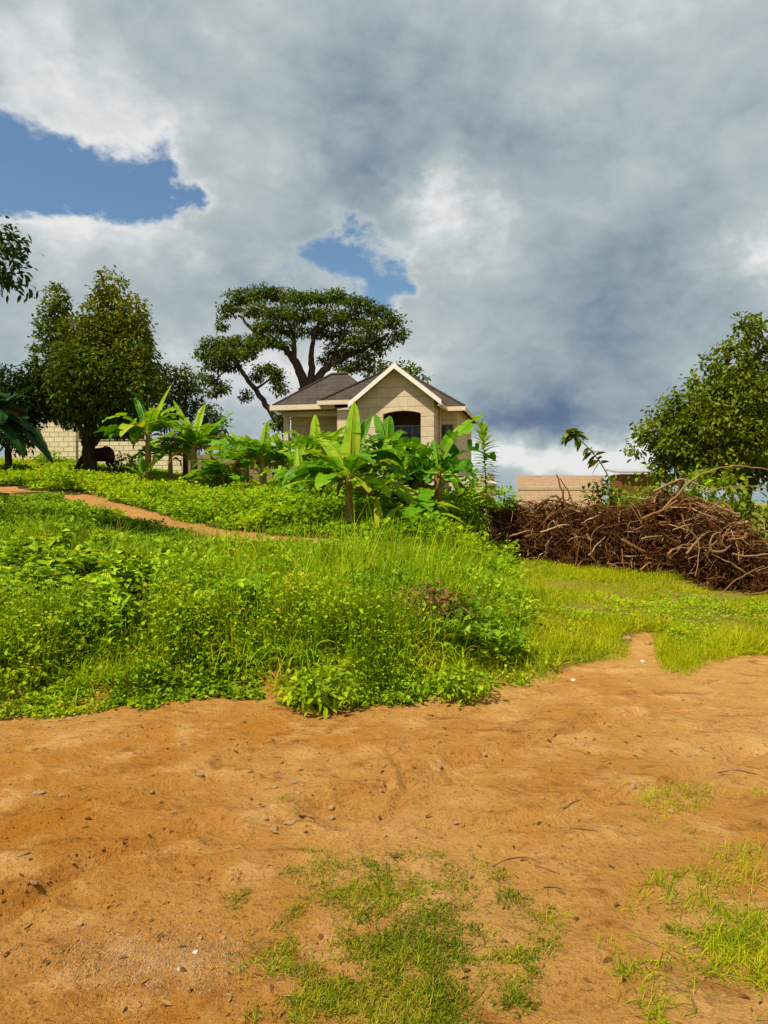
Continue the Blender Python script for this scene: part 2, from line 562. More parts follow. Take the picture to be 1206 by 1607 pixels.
M['banana_shaded'] = leaf_mat('shaded_banana_leaf', [(0.0, (0.006, 0.035, 0.008)), (0.6, (0.02, 0.075, 0.010)), (1.0, (0.10, 0.16, 0.02))], 0.15, 0.36, 0.35)  # darker copy of the banana leaf, shade put into the colour
M['banana_dry'] = leaf_mat('dry_banana_leaf', [(0.0, (0.08, 0.035, 0.012)), (1.0, (0.36, 0.22, 0.07))], 0.2, 0.9, 0.1)
M['banana_stem'] = plain('banana_stem', (0.11, 0.05, 0.015), (0.42, 0.30, 0.08), 5.0, 0.8, 0.2, 0.5, 14, 'Object', (3, 3, 0.6))
M['green_stem'] = plain('green_stem', (0.12, 0.16, 0.02), (0.25, 0.24, 0.04), 8.0)
M['bark'] = plain('dark_bark', (0.020, 0.014, 0.010), (0.07, 0.048, 0.032), 4.0, 0.95, 0.1, 0.6, 9, 'Object', (2, 2, 0.5))
M['bark_grey'] = plain('grey_bark', (0.035, 0.026, 0.020), (0.11, 0.08, 0.055), 2.0, 0.95, 0.1, 0.6, 5, 'Object', (2, 2, 0.5))
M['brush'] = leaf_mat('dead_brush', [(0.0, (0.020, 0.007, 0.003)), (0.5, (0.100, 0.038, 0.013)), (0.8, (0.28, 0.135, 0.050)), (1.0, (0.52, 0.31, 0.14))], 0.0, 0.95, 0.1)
M['brush_core'] = plain('heap_core_shade', (0.012, 0.005, 0.003), (0.035, 0.014, 0.007), 9.0, 1.0, 0.0, 1.0, 20)
M['dead_wood'] = leaf_mat('dead_wood', [(0.0, (0.06, 0.025, 0.010)), (0.5, (0.19, 0.095, 0.036)), (0.8, (0.30, 0.19, 0.10)), (1.0, (0.48, 0.33, 0.18))], 0.0, 0.9, 0.15)
M['stone'] = plain('road_stone', (0.22, 0.11, 0.04), (0.46, 0.29, 0.15), 9.0, 0.9, 0.2, 0.4)
M['white_stone'] = plain('white_stone', (0.42, 0.36, 0.28), (0.66, 0.62, 0.55), 9.0, 0.9, 0.2, 0.4)
M['cow'] = plain('cow_hide', (0.050, 0.010, 0.006), (0.085, 0.020, 0.010), 5.0, 0.7, 0.3)
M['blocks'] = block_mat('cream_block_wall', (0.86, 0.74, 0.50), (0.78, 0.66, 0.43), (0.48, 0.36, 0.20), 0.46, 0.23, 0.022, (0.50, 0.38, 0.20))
M['blocks_shaded'] = block_mat('shaded_block_wall', (0.34, 0.25, 0.13), (0.28, 0.21, 0.11), (0.18, 0.13, 0.06), 0.46, 0.23, 0.02, (0.20, 0.15, 0.06))  # darker copy of the cream blocks; the shade is in the colour
M['brick'] = block_mat('red_brick_wall', (0.80, 0.47, 0.31), (0.68, 0.38, 0.25), (0.75, 0.60, 0.45), 0.24, 0.085, 0.014, (0.74, 0.58, 0.40))
M['concrete'] = plain('pale_concrete', (0.42, 0.33, 0.22), (0.60, 0.49, 0.35), 4.0, 0.9, 0.15, 0.3)
M['mud_shade_wall'] = plain('brown_mud_shade_wall', (0.12, 0.06, 0.02), (0.20, 0.10, 0.035), 3.0, 0.95, 0.1, 0.5)  # on the shed this brown stands in for a wall in shadow
M['iron_sheet'] = plain('grey_iron_sheet', (0.30, 0.30, 0.30), (0.45, 0.45, 0.44), 3.0, 0.5, 0.4)
M['white_paint'] = plain('white_fascia_paint', (0.78, 0.72, 0.66), (0.82, 0.78, 0.73), 3.0, 0.55, 0.3)
M['cream_paint'] = plain('cream_gutter_paint', (0.66, 0.52, 0.38), (0.72, 0.58, 0.44), 3.0, 0.55, 0.3)
M['glass'] = plain('dark_window_glass', (0.012, 0.014, 0.016), (0.03, 0.03, 0.032), 1.0, 0.08, 0.5)
M['frame_paint'] = plain('window_frame', (0.20, 0.16, 0.13), (0.26, 0.21, 0.17), 3.0, 0.5, 0.3)
M['dim'] = plain('dim_room_shade', (0.05, 0.028, 0.02), (0.07, 0.04, 0.03), 3.0, 0.9, 0.1)  # dark wall colour stands in for the shade inside the recess


def render_wall_mat():
    m, t, o = new_mat('plastered_house_wall')
    g = t.node('ShaderNodeTexCoord').outputs['Object']
    sp = t.node('ShaderNodeSeparateXYZ'); t.put(sp.inputs[0], g)
    n = t.noise(t.vm('MULTIPLY', g, (1, 1, 2)), 0.9, 6, 0.7).outputs[0]
    c = t.ramp(n, [(0.3, (0.50, 0.38, 0.255)), (0.5, (0.62, 0.49, 0.35)), (0.7, (0.70, 0.57, 0.43))])
    stn = t.noise(t.vm('MULTIPLY', g, (2.5, 2.5, 0.35)), 1.6, 6, 0.7).outputs[0]
    c = t.mix(t.mrange(stn, 0.52, 0.74, 0.0, 0.55), c, (0.30, 0.21, 0.13))
    zz = t.m('ADD', sp.outputs[2], t.m('MULTIPLY', t.noise(g, 2.0, 2).outputs[0], 0.03))
    fr = t.m('FRACT', t.m('DIVIDE', zz, 0.46))
    line = t.m('SUBTRACT', 1.0, t.mrange(t.m('ABSOLUTE', t.m('SUBTRACT', fr, 0.5)), 0.0, 0.06))
    c = t.mix(t.m('MULTIPLY', line, 0.5), c, (0.22, 0.14, 0.07))
    h = t.m('ADD', t.m('MULTIPLY', line, -1.0), t.m('MULTIPLY', t.noise(g, 18, 5).outputs[0], 0.5))
    p = principled(t, c, 0.9, 0.15, t.bump(h, 0.5, 0.02))
    t.l.new(p.outputs[0], o.inputs[0])
    return m


def roof_mat():
    m, t, o = new_mat('dark_tiled_roof')
    g = t.node('ShaderNodeTexCoord').outputs['Object']
    sp = t.node('ShaderNodeSeparateXYZ'); t.put(sp.inputs[0], g)
    n = t.noise(g, 1.6, 6, 0.7).outputs[0]
    c = t.ramp(n, [(0.3, (0.040, 0.030, 0.024)), (0.55, (0.075, 0.058, 0.048)), (0.8, (0.11, 0.085, 0.06))])
    row = t.m('FRACT', t.m('DIVIDE', sp.outputs[2], 0.16))
    colm = t.m('FRACT', t.m('ADD', t.m('DIVIDE', t.m('ADD', sp.outputs[0], sp.outputs[1]), 0.28), t.m('MULTIPLY', t.m('FLOOR', t.m('DIVIDE', sp.outputs[2], 0.16)), 0.5)))
    gap = t.m('MAXIMUM', t.m('LESS_THAN', row, 0.16), t.m('LESS_THAN', colm, 0.07))
    c = t.mix(t.m('MULTIPLY', gap, 0.6), c, (0.018, 0.014, 0.012))
    c = t.mix(t.mrange(t.noise(g, 3.0, 5, 0.7).outputs[0], 0.62, 0.72, 0.0, 0.4), c, (0.09, 0.10, 0.03))
    h = t.m('ADD', row, t.m('MULTIPLY', t.noise(g, 20, 4).outputs[0], 0.3))
    p = principled(t, c, 0.85, 0.2, t.bump(h, 0.6, 0.05))
    t.l.new(p.outputs[0], o.inputs[0])
    return m


M['wall'] = render_wall_mat()
M['roof'] = roof_mat()


def ground_mat():
    m, t, o = new_mat('red_earth')
    g = t.node('ShaderNodeTexCoord').outputs['Object']
    va = t.node('ShaderNodeAttribute', attribute_name='tint').outputs['Fac']
    big = t.noise(g, 0.45, 5, 0.6, 0.3).outputs[0]
    mid = t.noise(g, 2.6, 7, 0.65, 0.2).outputs[0]
    st = t.noise(t.vm('MULTIPLY', g, (1.0, 1.7, 1.0)), 3.0, 7, 0.7, 0.9).outputs[0]
    fine = t.noise(g, 38.0, 6, 0.75).outputs[0]
    grit = t.noise(g, 140.0, 3, 0.7).outputs[0]
    sp = t.node('ShaderNodeSeparateXYZ'); t.put(sp.inputs[0], g)
    pale = t.m('ADD', t.mrange(big, 0.35, 0.7), t.m('MULTIPLY', t.mrange(sp.outputs[0], -2.5, 2.5), 0.45), clamp=True)
    c = t.mix(pale, (0.47, 0.175, 0.014), (0.60, 0.315, 0.088))
    c = t.mix(t.mrange(mid, 0.48, 0.70, 0.0, 0.8), c, (0.74, 0.42, 0.145))
    c = t.mix(t.mrange(st, 0.51, 0.70, 0.0, 0.75), c, (0.24, 0.082, 0.010))
    c = t.mix(t.mrange(fine, 0.52, 0.68, 0.0, 0.7), c, (0.19, 0.075, 0.016))
    c = t.mix(t.mrange(grit, 0.62, 0.78, 0.0, 0.35), c, (0.66, 0.44, 0.24))
    soil_gap_shade = t.mix(t.mrange(sp.outputs[0], 1.0, 3.0), t.mix(mid, (0.03, 0.02, 0.008), (0.09, 0.065, 0.015)), t.mix(mid, (0.17, 0.17, 0.012), (0.32, 0.25, 0.04)))  # bank soil darkened: shadow of the gaps between plants put into its colour
    path = t.mix(mid, (0.40, 0.17, 0.04), (0.56, 0.30, 0.10))
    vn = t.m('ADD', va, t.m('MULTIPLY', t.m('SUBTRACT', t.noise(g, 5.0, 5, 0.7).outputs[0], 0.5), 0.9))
    c = t.mix(t.mrange(vn, 0.25, 0.95), c, soil_gap_shade)
    c = t.mix(t.mrange(va, 1.2, 1.7), c, path)
    h = t.m('ADD', t.m('MULTIPLY', mid, 0.9), t.m('ADD', t.m('MULTIPLY', fine, 0.32), t.m('ADD', t.m('MULTIPLY', grit, 0.10), t.m('MULTIPLY', st, 0.55))))
    p = principled(t, c, 0.95, 0.12, t.bump(h, 1.0, 0.11))
    t.l.new(p.outputs[0], o.inputs[0])
    return m


M['ground'] = ground_mat()

# ------------------------------------------------------------------ the ground


def build_ground():
    front = np.arange(-46, 46.01, 0.25)
    rest = np.arange(49, 311.1, 3.4)
    ang = np.radians(np.concatenate([front, rest]))          # 0 = +Y, clockwise
    rad = np.geomspace(0.35, 2600, 800)
    A, Rr = np.meshgrid(ang, rad)
    X = Rr * np.sin(A); Y = Rr * np.cos(A)
    Z = terrain(X, Y)
    na, nr = len(ang), len(rad)
    V = np.stack([X, Y, Z], -1).reshape(-1, 3)
    i = np.arange(nr - 1)[:, None] * na; j = np.arange(na)[None]; k = (j + 1) % na
    Fq = np.stack([i + j, i + k, i + na + k, i + na + j], -1).reshape(-1, 4)[:, ::-1]
    V = np.vstack([V, [[0, 0, 0.0]]])
    cap = [(na * nr, (q + 1) % na, q) for q in range(na)]
    d = edge_d(X, Y)
    veg = sst(0.05, 0.75, d + 0.7 * (fbm(X * 2, Y * 2, 3, 31) - 0.5))
    pd = path_dist(X, Y) + 0.5 * (fbm(X * 1.5, Y * 1.5, 3, 41) - 0.5)
    tint = np.where(pd < 0.70, 2.0, veg).ravel()
    tint = np.append(tint, 0.0)
    faces = [tuple(f) for f in Fq.tolist()] + cap
    me = make_mesh('ground', V, faces, M['ground'], tint, True)
    tag(link('ground', me), kind='structure')


build_ground()

# ------------------------------------------------------------------ house
TH = R(13)
HO = Vector((0.557, 34.0, 0))
ha = np.array([math.cos(TH), -math.sin(TH)]); hd = np.array([math.sin(TH), math.cos(TH)])


def build_house():
    base_z = 1.2
    t = thing('house', (HO.x, HO.y, base_z), 'cream plastered bungalow with dark tiled roof and white gable trim behind the banana plants', 'house')
    t.rotation_euler = (0, 0, -TH)
    zb = 0.0

    def Z(z): return z - base_z

    def part(mb, name, mat, parent=None, smooth=False):
        return link(name, mb.mesh(name, mat, smooth), (0, 0, 0), parent or t)

    eave, apex = Z(6.29), Z(7.92)
    # --- bay front with an arched opening
    b = MB()
    a0, a1, o0, o1 = -1.85, 1.75, -0.62, 1.15
    sill, spring, rise = Z(4.15), Z(5.72), 0.14
    th = 0.24

    def top(a): return apex - 0.10 - abs(a) * (apex - eave) / 2.05
    def prism(poly, d0, d1):
        n = len(poly)
        V = [(x, d0, z) for x, z in poly] + [(x, d1, z) for x, z in poly]
        b.add(V, [(k, (k + 1) % 4, (k + 1) % 4 + 4, k + 4) for k in range(4)] + [(3, 2, 1, 0), (4, 5, 6, 7)])
    prism([(a0, zb), (o0, zb), (o0, top(o0)), (a0, top(a0))], 0, th)
    prism([(o1, zb), (a1, zb), (a1, top(a1)), (o1, top(o1))], 0, th)
    prism([(o0, zb), (o1, zb), (o1, sill), (o0, sill)], 0.003, th)
    xs = np.linspace(o0, o1, 21)
    xs = np.sort(np.append(xs, 0.0))
    arc = lambda a: spring + rise * (1 - ((a - (o0 + o1) / 2) / ((o1 - o0) / 2)) ** 2)
    for p, q in zip(xs[:-1], xs[1:]):
        prism([(p, arc(p)), (q, arc(q)), (q, top(q)), (p, top(p))], 0.002, th)
    part(b, 'bay_wall', M['wall'])
    b = MB()
    b.box((a0, th + .002, zb), (a0 + .22, 1.6, eave)); part(b, 'bay_side_wall', M['wall'])
    b = MB(); b.box((a1 - .22, th + .002, zb), (a1, 1.6, eave)); part(b, 'bay_side_wall', M['wall'])
    # balcony recess behind the arch: back wall with a wide window
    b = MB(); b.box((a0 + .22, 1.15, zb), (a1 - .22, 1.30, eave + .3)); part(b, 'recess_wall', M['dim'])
    b = MB(); b.box((a0 + .22, th + .01, Z(3.6)), (a1 - .22, 1.14, Z(3.75))); part(b, 'balcony_floor', M['concrete'])
    def window(ax0, ax1, z0, z1, d, nv, nh, label=None):
        f = MB(); fw = 0.06
        f.box((ax0, d - .05, z0), (ax0 + fw, d, z1)); f.box((ax1 - fw, d - .05, z0), (ax1, d, z1))
        f.box((ax0 + fw, d - .05, z0), (ax1 - fw, d, z0 + fw)); f.box((ax0 + fw, d - .05, z1 - fw), (ax1 - fw, d, z1))
        for k in range(1, nv):
            x = ax0 + (ax1 - ax0) * k / nv; f.box((x - .02, d - .04, z0 + fw), (x + .02, d - .003, z1 - fw))
        for k in range(1, nh):
            z = z0 + (z1 - z0) * k / nh; f.box((ax0 + fw, d - .045, z - .02), (ax1 - fw, d - .006, z + .02))
        wo = part(f, 'window', M['frame_paint'])
        g = MB(); g.box((ax0 + fw, d - .03, z0 + fw), (ax1 - fw, d - .015, z1 - fw))
        part(g, 'pane', M['glass'], wo)
        return wo
    window(-0.55, 1.1, Z(4.1), Z(5.3), 1.14, 3, 2)
    # --- right main block
    b = MB()
    r1 = 2.62
    wz0, wz1, wx0, wx1 = Z(4.1), Z(5.35), 1.82, 2.42
    b.box((a1 - .22, 1.602, zb), (wx0, 1.84, eave - .12)); b.box((wx1, 1.602, zb), (r1, 1.84, eave - .12))
    b.box((wx0, 1.604, zb), (wx1, 1.84, wz0)); b.box((wx0, 1.604, wz1), (wx1, 1.84, eave - .12))
    b.box((r1 - .24, 1.842, zb), (r1, 7.6, eave - .12)); b.box((-1.2, 7.36, zb), (r1 - .242, 7.6, eave - .12))
    part(b, 'right_wall', M['wall'])
    window(wx0, wx1, wz0, wz1, 1.74, 2, 2)
    p_ = MB(); p_.tube([(a1 + .06, 1.52, zb), (a1 + .06, 1.52, eave - .2)], 0.045, 8); part(p_, 'downpipe', M['cream_paint'], smooth=True)
    # --- left wing with pier, window and recessed veranda wall
    b = MB()
    b.box((-3.05, 0.75, zb), (-2.45, 1.0, eave - .12))                       # lit pier
    b.box((-2.45, 0.752, zb), (a0 - .002, 1.0, Z(4.2))); b.box((-2.45, 0.752, Z(5.6)), (a0 - .002, 1.0, eave - .12))
    b.box((-3.05, 1.002, zb), (-2.85, 2.6, eave - .12))
    b.box((-6.05, 2.602, zb), (-3.62, 2.84, eave - .2)); b.box((-3.08, 2.602, zb), (-2.85, 2.84, eave - .2))
    b.box((-3.62, 2.604, zb), (-3.08, 2.84, Z(3.7))); b.box((-3.62, 2.604, Z(5.35)), (-3.08, 2.84, eave - .2))
    b.box((-6.05, 2.842, zb), (-5.8, 7.0, eave - .2)); b.box((-5.8, 6.76, zb), (-1.2, 7.0, eave - .2))
    part(b, 'left_wall', M['wall'])
    window(-2.45, a0 - .002, Z(4.2), Z(5.6), 0.9, 2, 3)
    window(-3.62, -3.08, Z(3.7), Z(5.35), 2.72, 1, 3)
    b = MB(); b.box((-6.0, 1.35, zb), (-5.75, 1.6, eave - .2)); part(b, 'veranda_pillar', M['wall'])
    b = MB(); b.box((-6.05, 1.3, eave - .42), (-3.06, 1.62, eave - .2)); part(b, 'veranda_beam', M['wall'])
    # --- roofs
    roof = MB()
    def slab(poly, t_=0.09):
        n = len(poly)
        V = [tuple(p) for p in poly] + [(p[0], p[1], p[2] - t_) for p in poly]
        fs = [tuple(range(n)), tuple(reversed(range(n, 2 * n)))] + [(k, k + n, (k + 1) % n + n, (k + 1) % n) for k in range(n)]
        for f in fs:
            if len(f) == 4: roof.add([V[i] for i in f], [(0, 1, 2, 3)])
            else: roof.add([V[i] for i in f], [(0, 1, 2, 2)])
    ov = 2.12; dz = (apex - eave) / 2.05
    el_ = apex - ov * dz
    slab([(-ov, -.42, el_), (0, -.42, apex), (0, 4.6, apex), (-ov, 4.6, el_)])
    slab([(0, -.42, apex), (ov, -.42, el_), (ov, 4.6, el_), (0, 4.6, apex)])
    # right hip
    E = eave - .17; EL = eave + .20
    FR, BR, BL, FL = (3.02, 1.2, E), (3.02, 8.0, E), (-3.9, 8.0, EL), (-3.9, 0.55, EL)
    T1, T2 = (-0.9, 3.9, Z(8.62)), (-0.9, 4.9, Z(8.62))
    TM = T1
    slab([FL, FR, T1]); slab([FR, BR, T2, T1]); slab([BR, BL, T2]); slab([BL, FL, T1, T2])
    # left hip
    E2 = eave + .10
    FR, BR, BL, FL = (-1.2, 0.95, E2), (-1.2, 7.4, E2), (-6.45, 7.4, E2), (-6.45, 0.95, E2)
    T1, T2 = (-4.25, 3.7, Z(8.30)), (-3.35, 3.7, Z(8.30))
    slab([FL, FR, T2, T1]); slab([FR, BR, T2]); slab([BR, BL, T1, T2]); slab([BL, FL, T1])
    ro = part(roof, 'roof', M['roof'])
    cap = MB()
    cap.tube([(T1[0], T1[1], T1[2] + .02), (T2[0], T2[1], T2[2] + .02)], 0.09, 6)
    cap.tube([(-6.4, 1.0, E2 + .03), (T1[0], T1[1], T1[2] + .02)], 0.07, 6)
    part(cap, 'ridge_cap', M['roof'], ro); cap = MB()
    cap.tube([(3.0, 1.22, E + .04), (TM[0], TM[1], TM[2] + .02)], 0.06, 6)
    cap.tube([(-3.88, .57, EL + .04), (TM[0], TM[1], TM[2] + .02)], 0.06, 6)
    part(cap, 'ridge_cap', M['roof'], ro)
    # --- white barge boards on the gable, fascias and gutters
    f = MB()
    for s in (-1, 1):
        h = 0.24
        V = [(0, -.47, apex + .04), (s * ov * 1.02, -.47, apex + .04 - ov * 1.02 * dz), (s * ov * 1.02, -.47, apex + .04 - ov * 1.02 * dz - h), (0, -.47, apex + .04 - h)]
        V += [(x, -.423, z) for x, _, z in V]
        f.add(V, [(0, 1, 2, 3), (7, 6, 5, 4), (0, 4, 5, 1), (1, 5, 6, 2), (2, 6, 7, 3)])
    part(f, 'barge_board', M['white_paint'])
    f = MB()
    f.box((-6.5, 0.80, E2 - .24), (-3.2, 0.95, E2 + .0)); f.box((-6.5, 0.952, E2 - .2), (-6.42, 7.3, E2 - .01))
    part(f, 'gutter', M['cream_paint'])
    f = MB(); f.box((-3.95, 0.40, EL - .2), (-2.0, 0.54, EL + .0)); f.box((-3.95, 0.542, EL - .2), (-3.86, 7.0, EL - .01)); part(f, 'porch_fascia', M['cream_paint'])
    f = MB(); f.box((ov - .02, 1.08, E - .2), (3.06, 1.19, E)); f.box((2.98, 1.192, E - .2), (3.06, 7.9, E - .01)); part(f, 'gutter', M['cream_paint'])
    f = MB(); f.box((ov - .12, -.40, el_ - .26), (ov + .05, 1.07, el_ - .1)); part(f, 'gutter', M['cream_paint'])
    f = MB(); f.box((-ov - .05, -.40, el_ - .26), (-ov + .12, 0.7, el_ - .1)); part(f, 'gutter', M['cream_paint'])
    f = MB(); f.box((-6.42, 0.96, E2 - .22), (-3.06, 2.6, E2 - .18)); part(f, 'soffit', M['concrete'])


build_house()

# ------------------------------------------------------------------ walls


def wall_between(name, p, q, ztop, zbot, thick, mat, label, cat, extra=None):
    p = Vector(p); q = Vector(q)
    L = (q - p).length
    t = thing(name, (p.x, p.y, zbot), label, cat)
    t.rotation_euler = (0, 0, math.atan2(q.y - p.y, q.x - p.x))
    b = MB(); b.box((0, 0, 0), (L, thick, ztop - zbot))
    link('wall_panel', b.mesh('wall_panel', mat), (0, 0, 0), t)
    return t, L


# tall cream section at the left, then the lower one behind the cow
pA, pB = P(20, 700, 34.5).xy, P(113, 700, 34.2).xy
t, L = wall_between('boundary_wall', pA, pB, P(0, 655, 34.3).z, 2.6, 0.2, M['blocks'], 'taller cream block wall with a corner post, partly under the mango crown', 'wall')
b = MB(); b.box((L + .002, -.06, 0), (L + .24, .26, P(0, 662, 34.2).z - 2.6)); link('corner_post', b.mesh('corner_post', M['blocks']), (0, 0, 0), t)
pB2 = P(121, 700, 34.2).xy; pC = P(288, 700, 33.6).xy
t, L = wall_between('boundary_wall', pB2, pC, P(0, 691, 34).z, 2.4, 0.2, M['blocks'], 'low cream block wall behind the brown cow and the banana clump', 'wall')
b = MB(); b.box((0, -.03, P(0, 691, 34).z - 2.398), (L, .23, P(0, 689.5, 34).z - 2.4)); link('coping', b.mesh('coping', M['concrete']), (0, 0, 0), t)
pD = P(288.5, 700, 33.8).xy; pE = P(470, 700, 32.6).xy
wall_between('boundary_wall', pD, pE, P(0, 712, 33).z, 2.0, 0.2, M['blocks_shaded'], 'block wall with shade put into its colour left of the house behind the banana leaves', 'wall')
# shed behind the low wall; its brown stands in for a wall in shadow
sx, sy = P(112, 700, 37).xy
t = thing('shade_brown_shed', (sx, sy, 2.6), 'low shed with shadow put into its brown walls just behind the cream wall under the mango tree', 'shed')
wz = P(0, 672, 37).z - 2.6
b = MB(); b.box((0, 0, 0), (2.9, .2, wz)); b.box((0, .202, 0), (.2, 2.4, wz)); b.box((2.7, .202, 0), (2.9, 2.4, wz)); b.box((.202, 2.2, 0), (2.698, 2.4, wz))
link('shed_wall', b.mesh('shed_wall', M['mud_shade_wall']), (0, 0, 0), t)
b = MB(); b.add([(-.25, -.3, wz + .05), (3.15, -.3, wz + .05), (3.15, 2.7, wz + .5), (-.25, 2.7, wz + .5), (-.25, -.3, wz + .01), (3.15, -.3, wz + .01), (3.15, 2.7, wz + .46), (-.25, 2.7, wz + .46)],
                [(0, 1, 2, 3), (7, 6, 5, 4), (0, 4, 5, 1), (1, 5, 6, 2), (2, 6, 7, 3), (3, 7, 4, 0)])
link('shed_roof', b.mesh('shed_roof', M['iron_sheet']), (0, 0, 0), t)
# brick building behind the brush heap
bx0, bx1 = P(813, 0, 38).x, P(948, 0, 38).x
t = thing('brick_wall', (bx0, 38, 0.6), 'bare red brick wall rising behind the heap of dead branches', 'wall')
zt = P(0, 746, 38).z - 0.6
b = MB(); b.box((0, 0, 0), (bx1 - bx0, .25, zt)); b.box((bx1 - bx0 - .25, .252, 0), (bx1 - bx0, 5, zt))
link('brick_panel', b.mesh('brick_panel', M['brick']), (0, 0, 0), t)
b = MB(); b.box((.002, -.02, zt - .75), (bx1 - bx0 - .002, .0, zt - .62)); link('ring_beam', b.mesh('ring_beam', M['concrete']), (0, 0, 0), t)
# small grey-roofed hut right of the brick wall
hx = P(975, 0, 36).x
t = thing('roadside_hut', (hx, 36, 0.5), 'small hut with pale iron roof edge between the brick wall and the right-hand tree', 'hut')
zt = P(0, 744, 36).z - 0.5
b = MB(); b.box((0, 0, 0), (1.9, 1.8, zt)); link('hut_wall', b.mesh('hut_wall', M['mud_shade_wall']), (0, 0, 0), t)
b = MB(); b.add([(-.2, -.25, zt + .02), (2.1, -.25, zt + .02), (2.1, 2.1, zt + .25), (-.2, 2.1, zt + .25), (-.2, -.25, zt + .12), (2.1, -.25, zt + .12), (2.1, 2.1, zt + .35), (-.2, 2.1, zt + .35)],
                [(3, 2, 1, 0), (4, 5, 6, 7), (0, 1, 5, 4), (1, 2, 6, 5), (2, 3, 7, 6), (3, 0, 4, 7)])
link('hut_roof', b.mesh('hut_roof', M['iron_sheet']), (0, 0, 0), t)
# concrete compound wall end and gate pillar at the right of the house
q = P(775, 800, 22.5)
t = thing('gate_pillar', (q.x - .2, 22.5, ter(q.x, 22.5) - .1), 'pale concrete gate pillar standing at the left end of the dead branch heap', 'pillar')
hp = P(0, 762, 22.5).z - t.location.z
b = MB(); b.box((0, 0, 0), (.26, .26, hp)); link('shaft', b.mesh('shaft', M['concrete']), (0, 0, 0), t)
b = MB(); b.box((-.05, -.05, hp + .002), (.31, .31, hp + .07)); b.add([(-.05, -.05, hp + .07), (.31, -.05, hp + .07), (.31, .31, hp + .07), (-.05, .31, hp + .07), (.13, .13, hp + .18)], [(0, 1, 4, 4), (1, 2, 4, 4), (2, 3, 4, 4), (3, 0, 4, 4)])
link('cap', b.mesh('cap', M['concrete']), (0, 0, 0), t)
q1 = P(705, 0, 28); q2 = P(768, 0, 25)
wall_between('compound_wall', q1.xy, q2.xy, P(0, 746, 26).z, 0.3, 0.2, M['concrete'], 'short cream block wall between the house corner and the gate pillar', 'wall')

# ------------------------------------------------------------------ trees


def ball(n):
    v = rng.normal(size=(n, 3))
    return v / np.linalg.norm(v, axis=1)[:, None]


def crown_mb(clumps, leaf, per, spread, inner=0.25, flat=1.0, tint_dir=None, droop=0.25, lw=0.42):
    """clumps: (centre, radii, twigs); every twig carries PER leaves"""
    mb = MB()
    for c, r, n in clumps:
        c = np.array(c, float); r = np.array(r, float)
        v = ball(n)
        rad = np.where(rng.random(n) < inner, rng.uniform(0.2, 0.8, n), rng.uniform(0.78, 1.08, n))
        lump = 0.60 + 0.74 * fbm(v[:, 0] * 2.1 + c[0] * 3 + 9, v[:, 2] * 2.1 + v[:, 1] * 1.7 + c[2], 3, 5)
        tw = c + v * r * (rad * lump)[:, None]
        N = n * per
        tp = np.repeat(tw, per, 0) + rng.normal(size=(N, 3)) * spread * np.array([1, 1, 0.6 * flat])
        out_ = np.repeat(v, per, 0)
        dv = out_ * 0.7 + ball(N) * 0.9 + np.array([0, 0, -0.15])
        Ls = leaf * rng.uniform(0.7, 1.3, N)
        twt = np.repeat(rng.random(n), per)
        tint = np.clip(0.22 * rng.random(N) + 0.35 * twt + 0.22 + 0.22 * (out_[:, 2]) + 0.0, 0, 1)
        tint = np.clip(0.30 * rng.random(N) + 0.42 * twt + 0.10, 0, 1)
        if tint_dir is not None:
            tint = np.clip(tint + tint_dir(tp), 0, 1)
        mb.strips(tp, dv, Ls, Ls * lw, 4, [0.12, 1.0, 0.85, 0.05], droop, 0.25, rng.normal(0, 0.6, N), tint)
    return mb


def limb_mb(limbs, sides=8):
    mb = MB()
    for ctrl, r0, r1 in limbs:
        n = max(6, len(ctrl) * 4)
        pts = curve_pts(ctrl, n)
        k = np.linspace(0, 1, n)
        seg = np.linalg.norm(pts[-1] - pts[0])
        jit = rng.normal(size=pts.shape) * r0 * 0.12; jit[0] = 0
        mb.tube(pts + jit, r0 + (r1 - r0) * k ** 0.8, sides)
    return mb


def pxc(Y, lst, leaf_n):
    """clumps given in photograph pixels at distance Y: (px, py, rx, ry, depth offset)"""
    out_ = []
    for px, py, rx, ry, dy in lst:
        yy = Y + dy
        s = yy / F
        rz = (rx + ry) / 2 * s
        out_.append((P(px, py, yy), (rx * s, max(rz, 0.4), ry * s), max(12, int(leaf_n * rx * ry / 1000))))
    return out_


def tree(name, label, base, limbs, clumps, mat, bark, leaf, per, spread, group=None, **kw):
    t = thing(name, base, label, 'tree', group)
    limb_mb(limbs).part('trunk', bark, t, True)
    crown_mb(clumps, leaf, per, spread, **kw).part('crown', mat, t)
    return t


# dense mango tree at the left
Y1 = 28.0
cl1 = pxc(Y1, [(176, 456, 20, 30, 0), (166, 490, 30, 36, .3), (212, 498, 24, 32, -.3), (90, 474, 16, 26, 0), (88, 512, 26, 36, .2), (138, 538, 44, 38, -.5), (196, 530, 40, 40, .2), (215, 555, 36, 42, -.4),
               (88, 570, 34, 45, -.2), (140, 590, 62, 55, -1.2), (205, 605, 52, 48, -.8), (95, 615, 42, 42, -.5), (150, 640, 70, 38, -.6), (235, 612, 26, 34, .5), (60, 622, 26, 34, .4),
               (190, 655, 50, 30, 0.8), (110, 640, 45, 26, 0.8), (150, 560, 55, 55, 1.0)], 190)
b1 = onground(143, Y1)
def sunlit_tint(p):  # paints sunlight into the leaf tint: lighter towards the top and right
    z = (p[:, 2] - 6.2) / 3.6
    return np.clip(z, -0.3, 1) * 0.28 + np.clip((p[:, 0] + 10.6) / 2.5, -1, 1) * 0.12
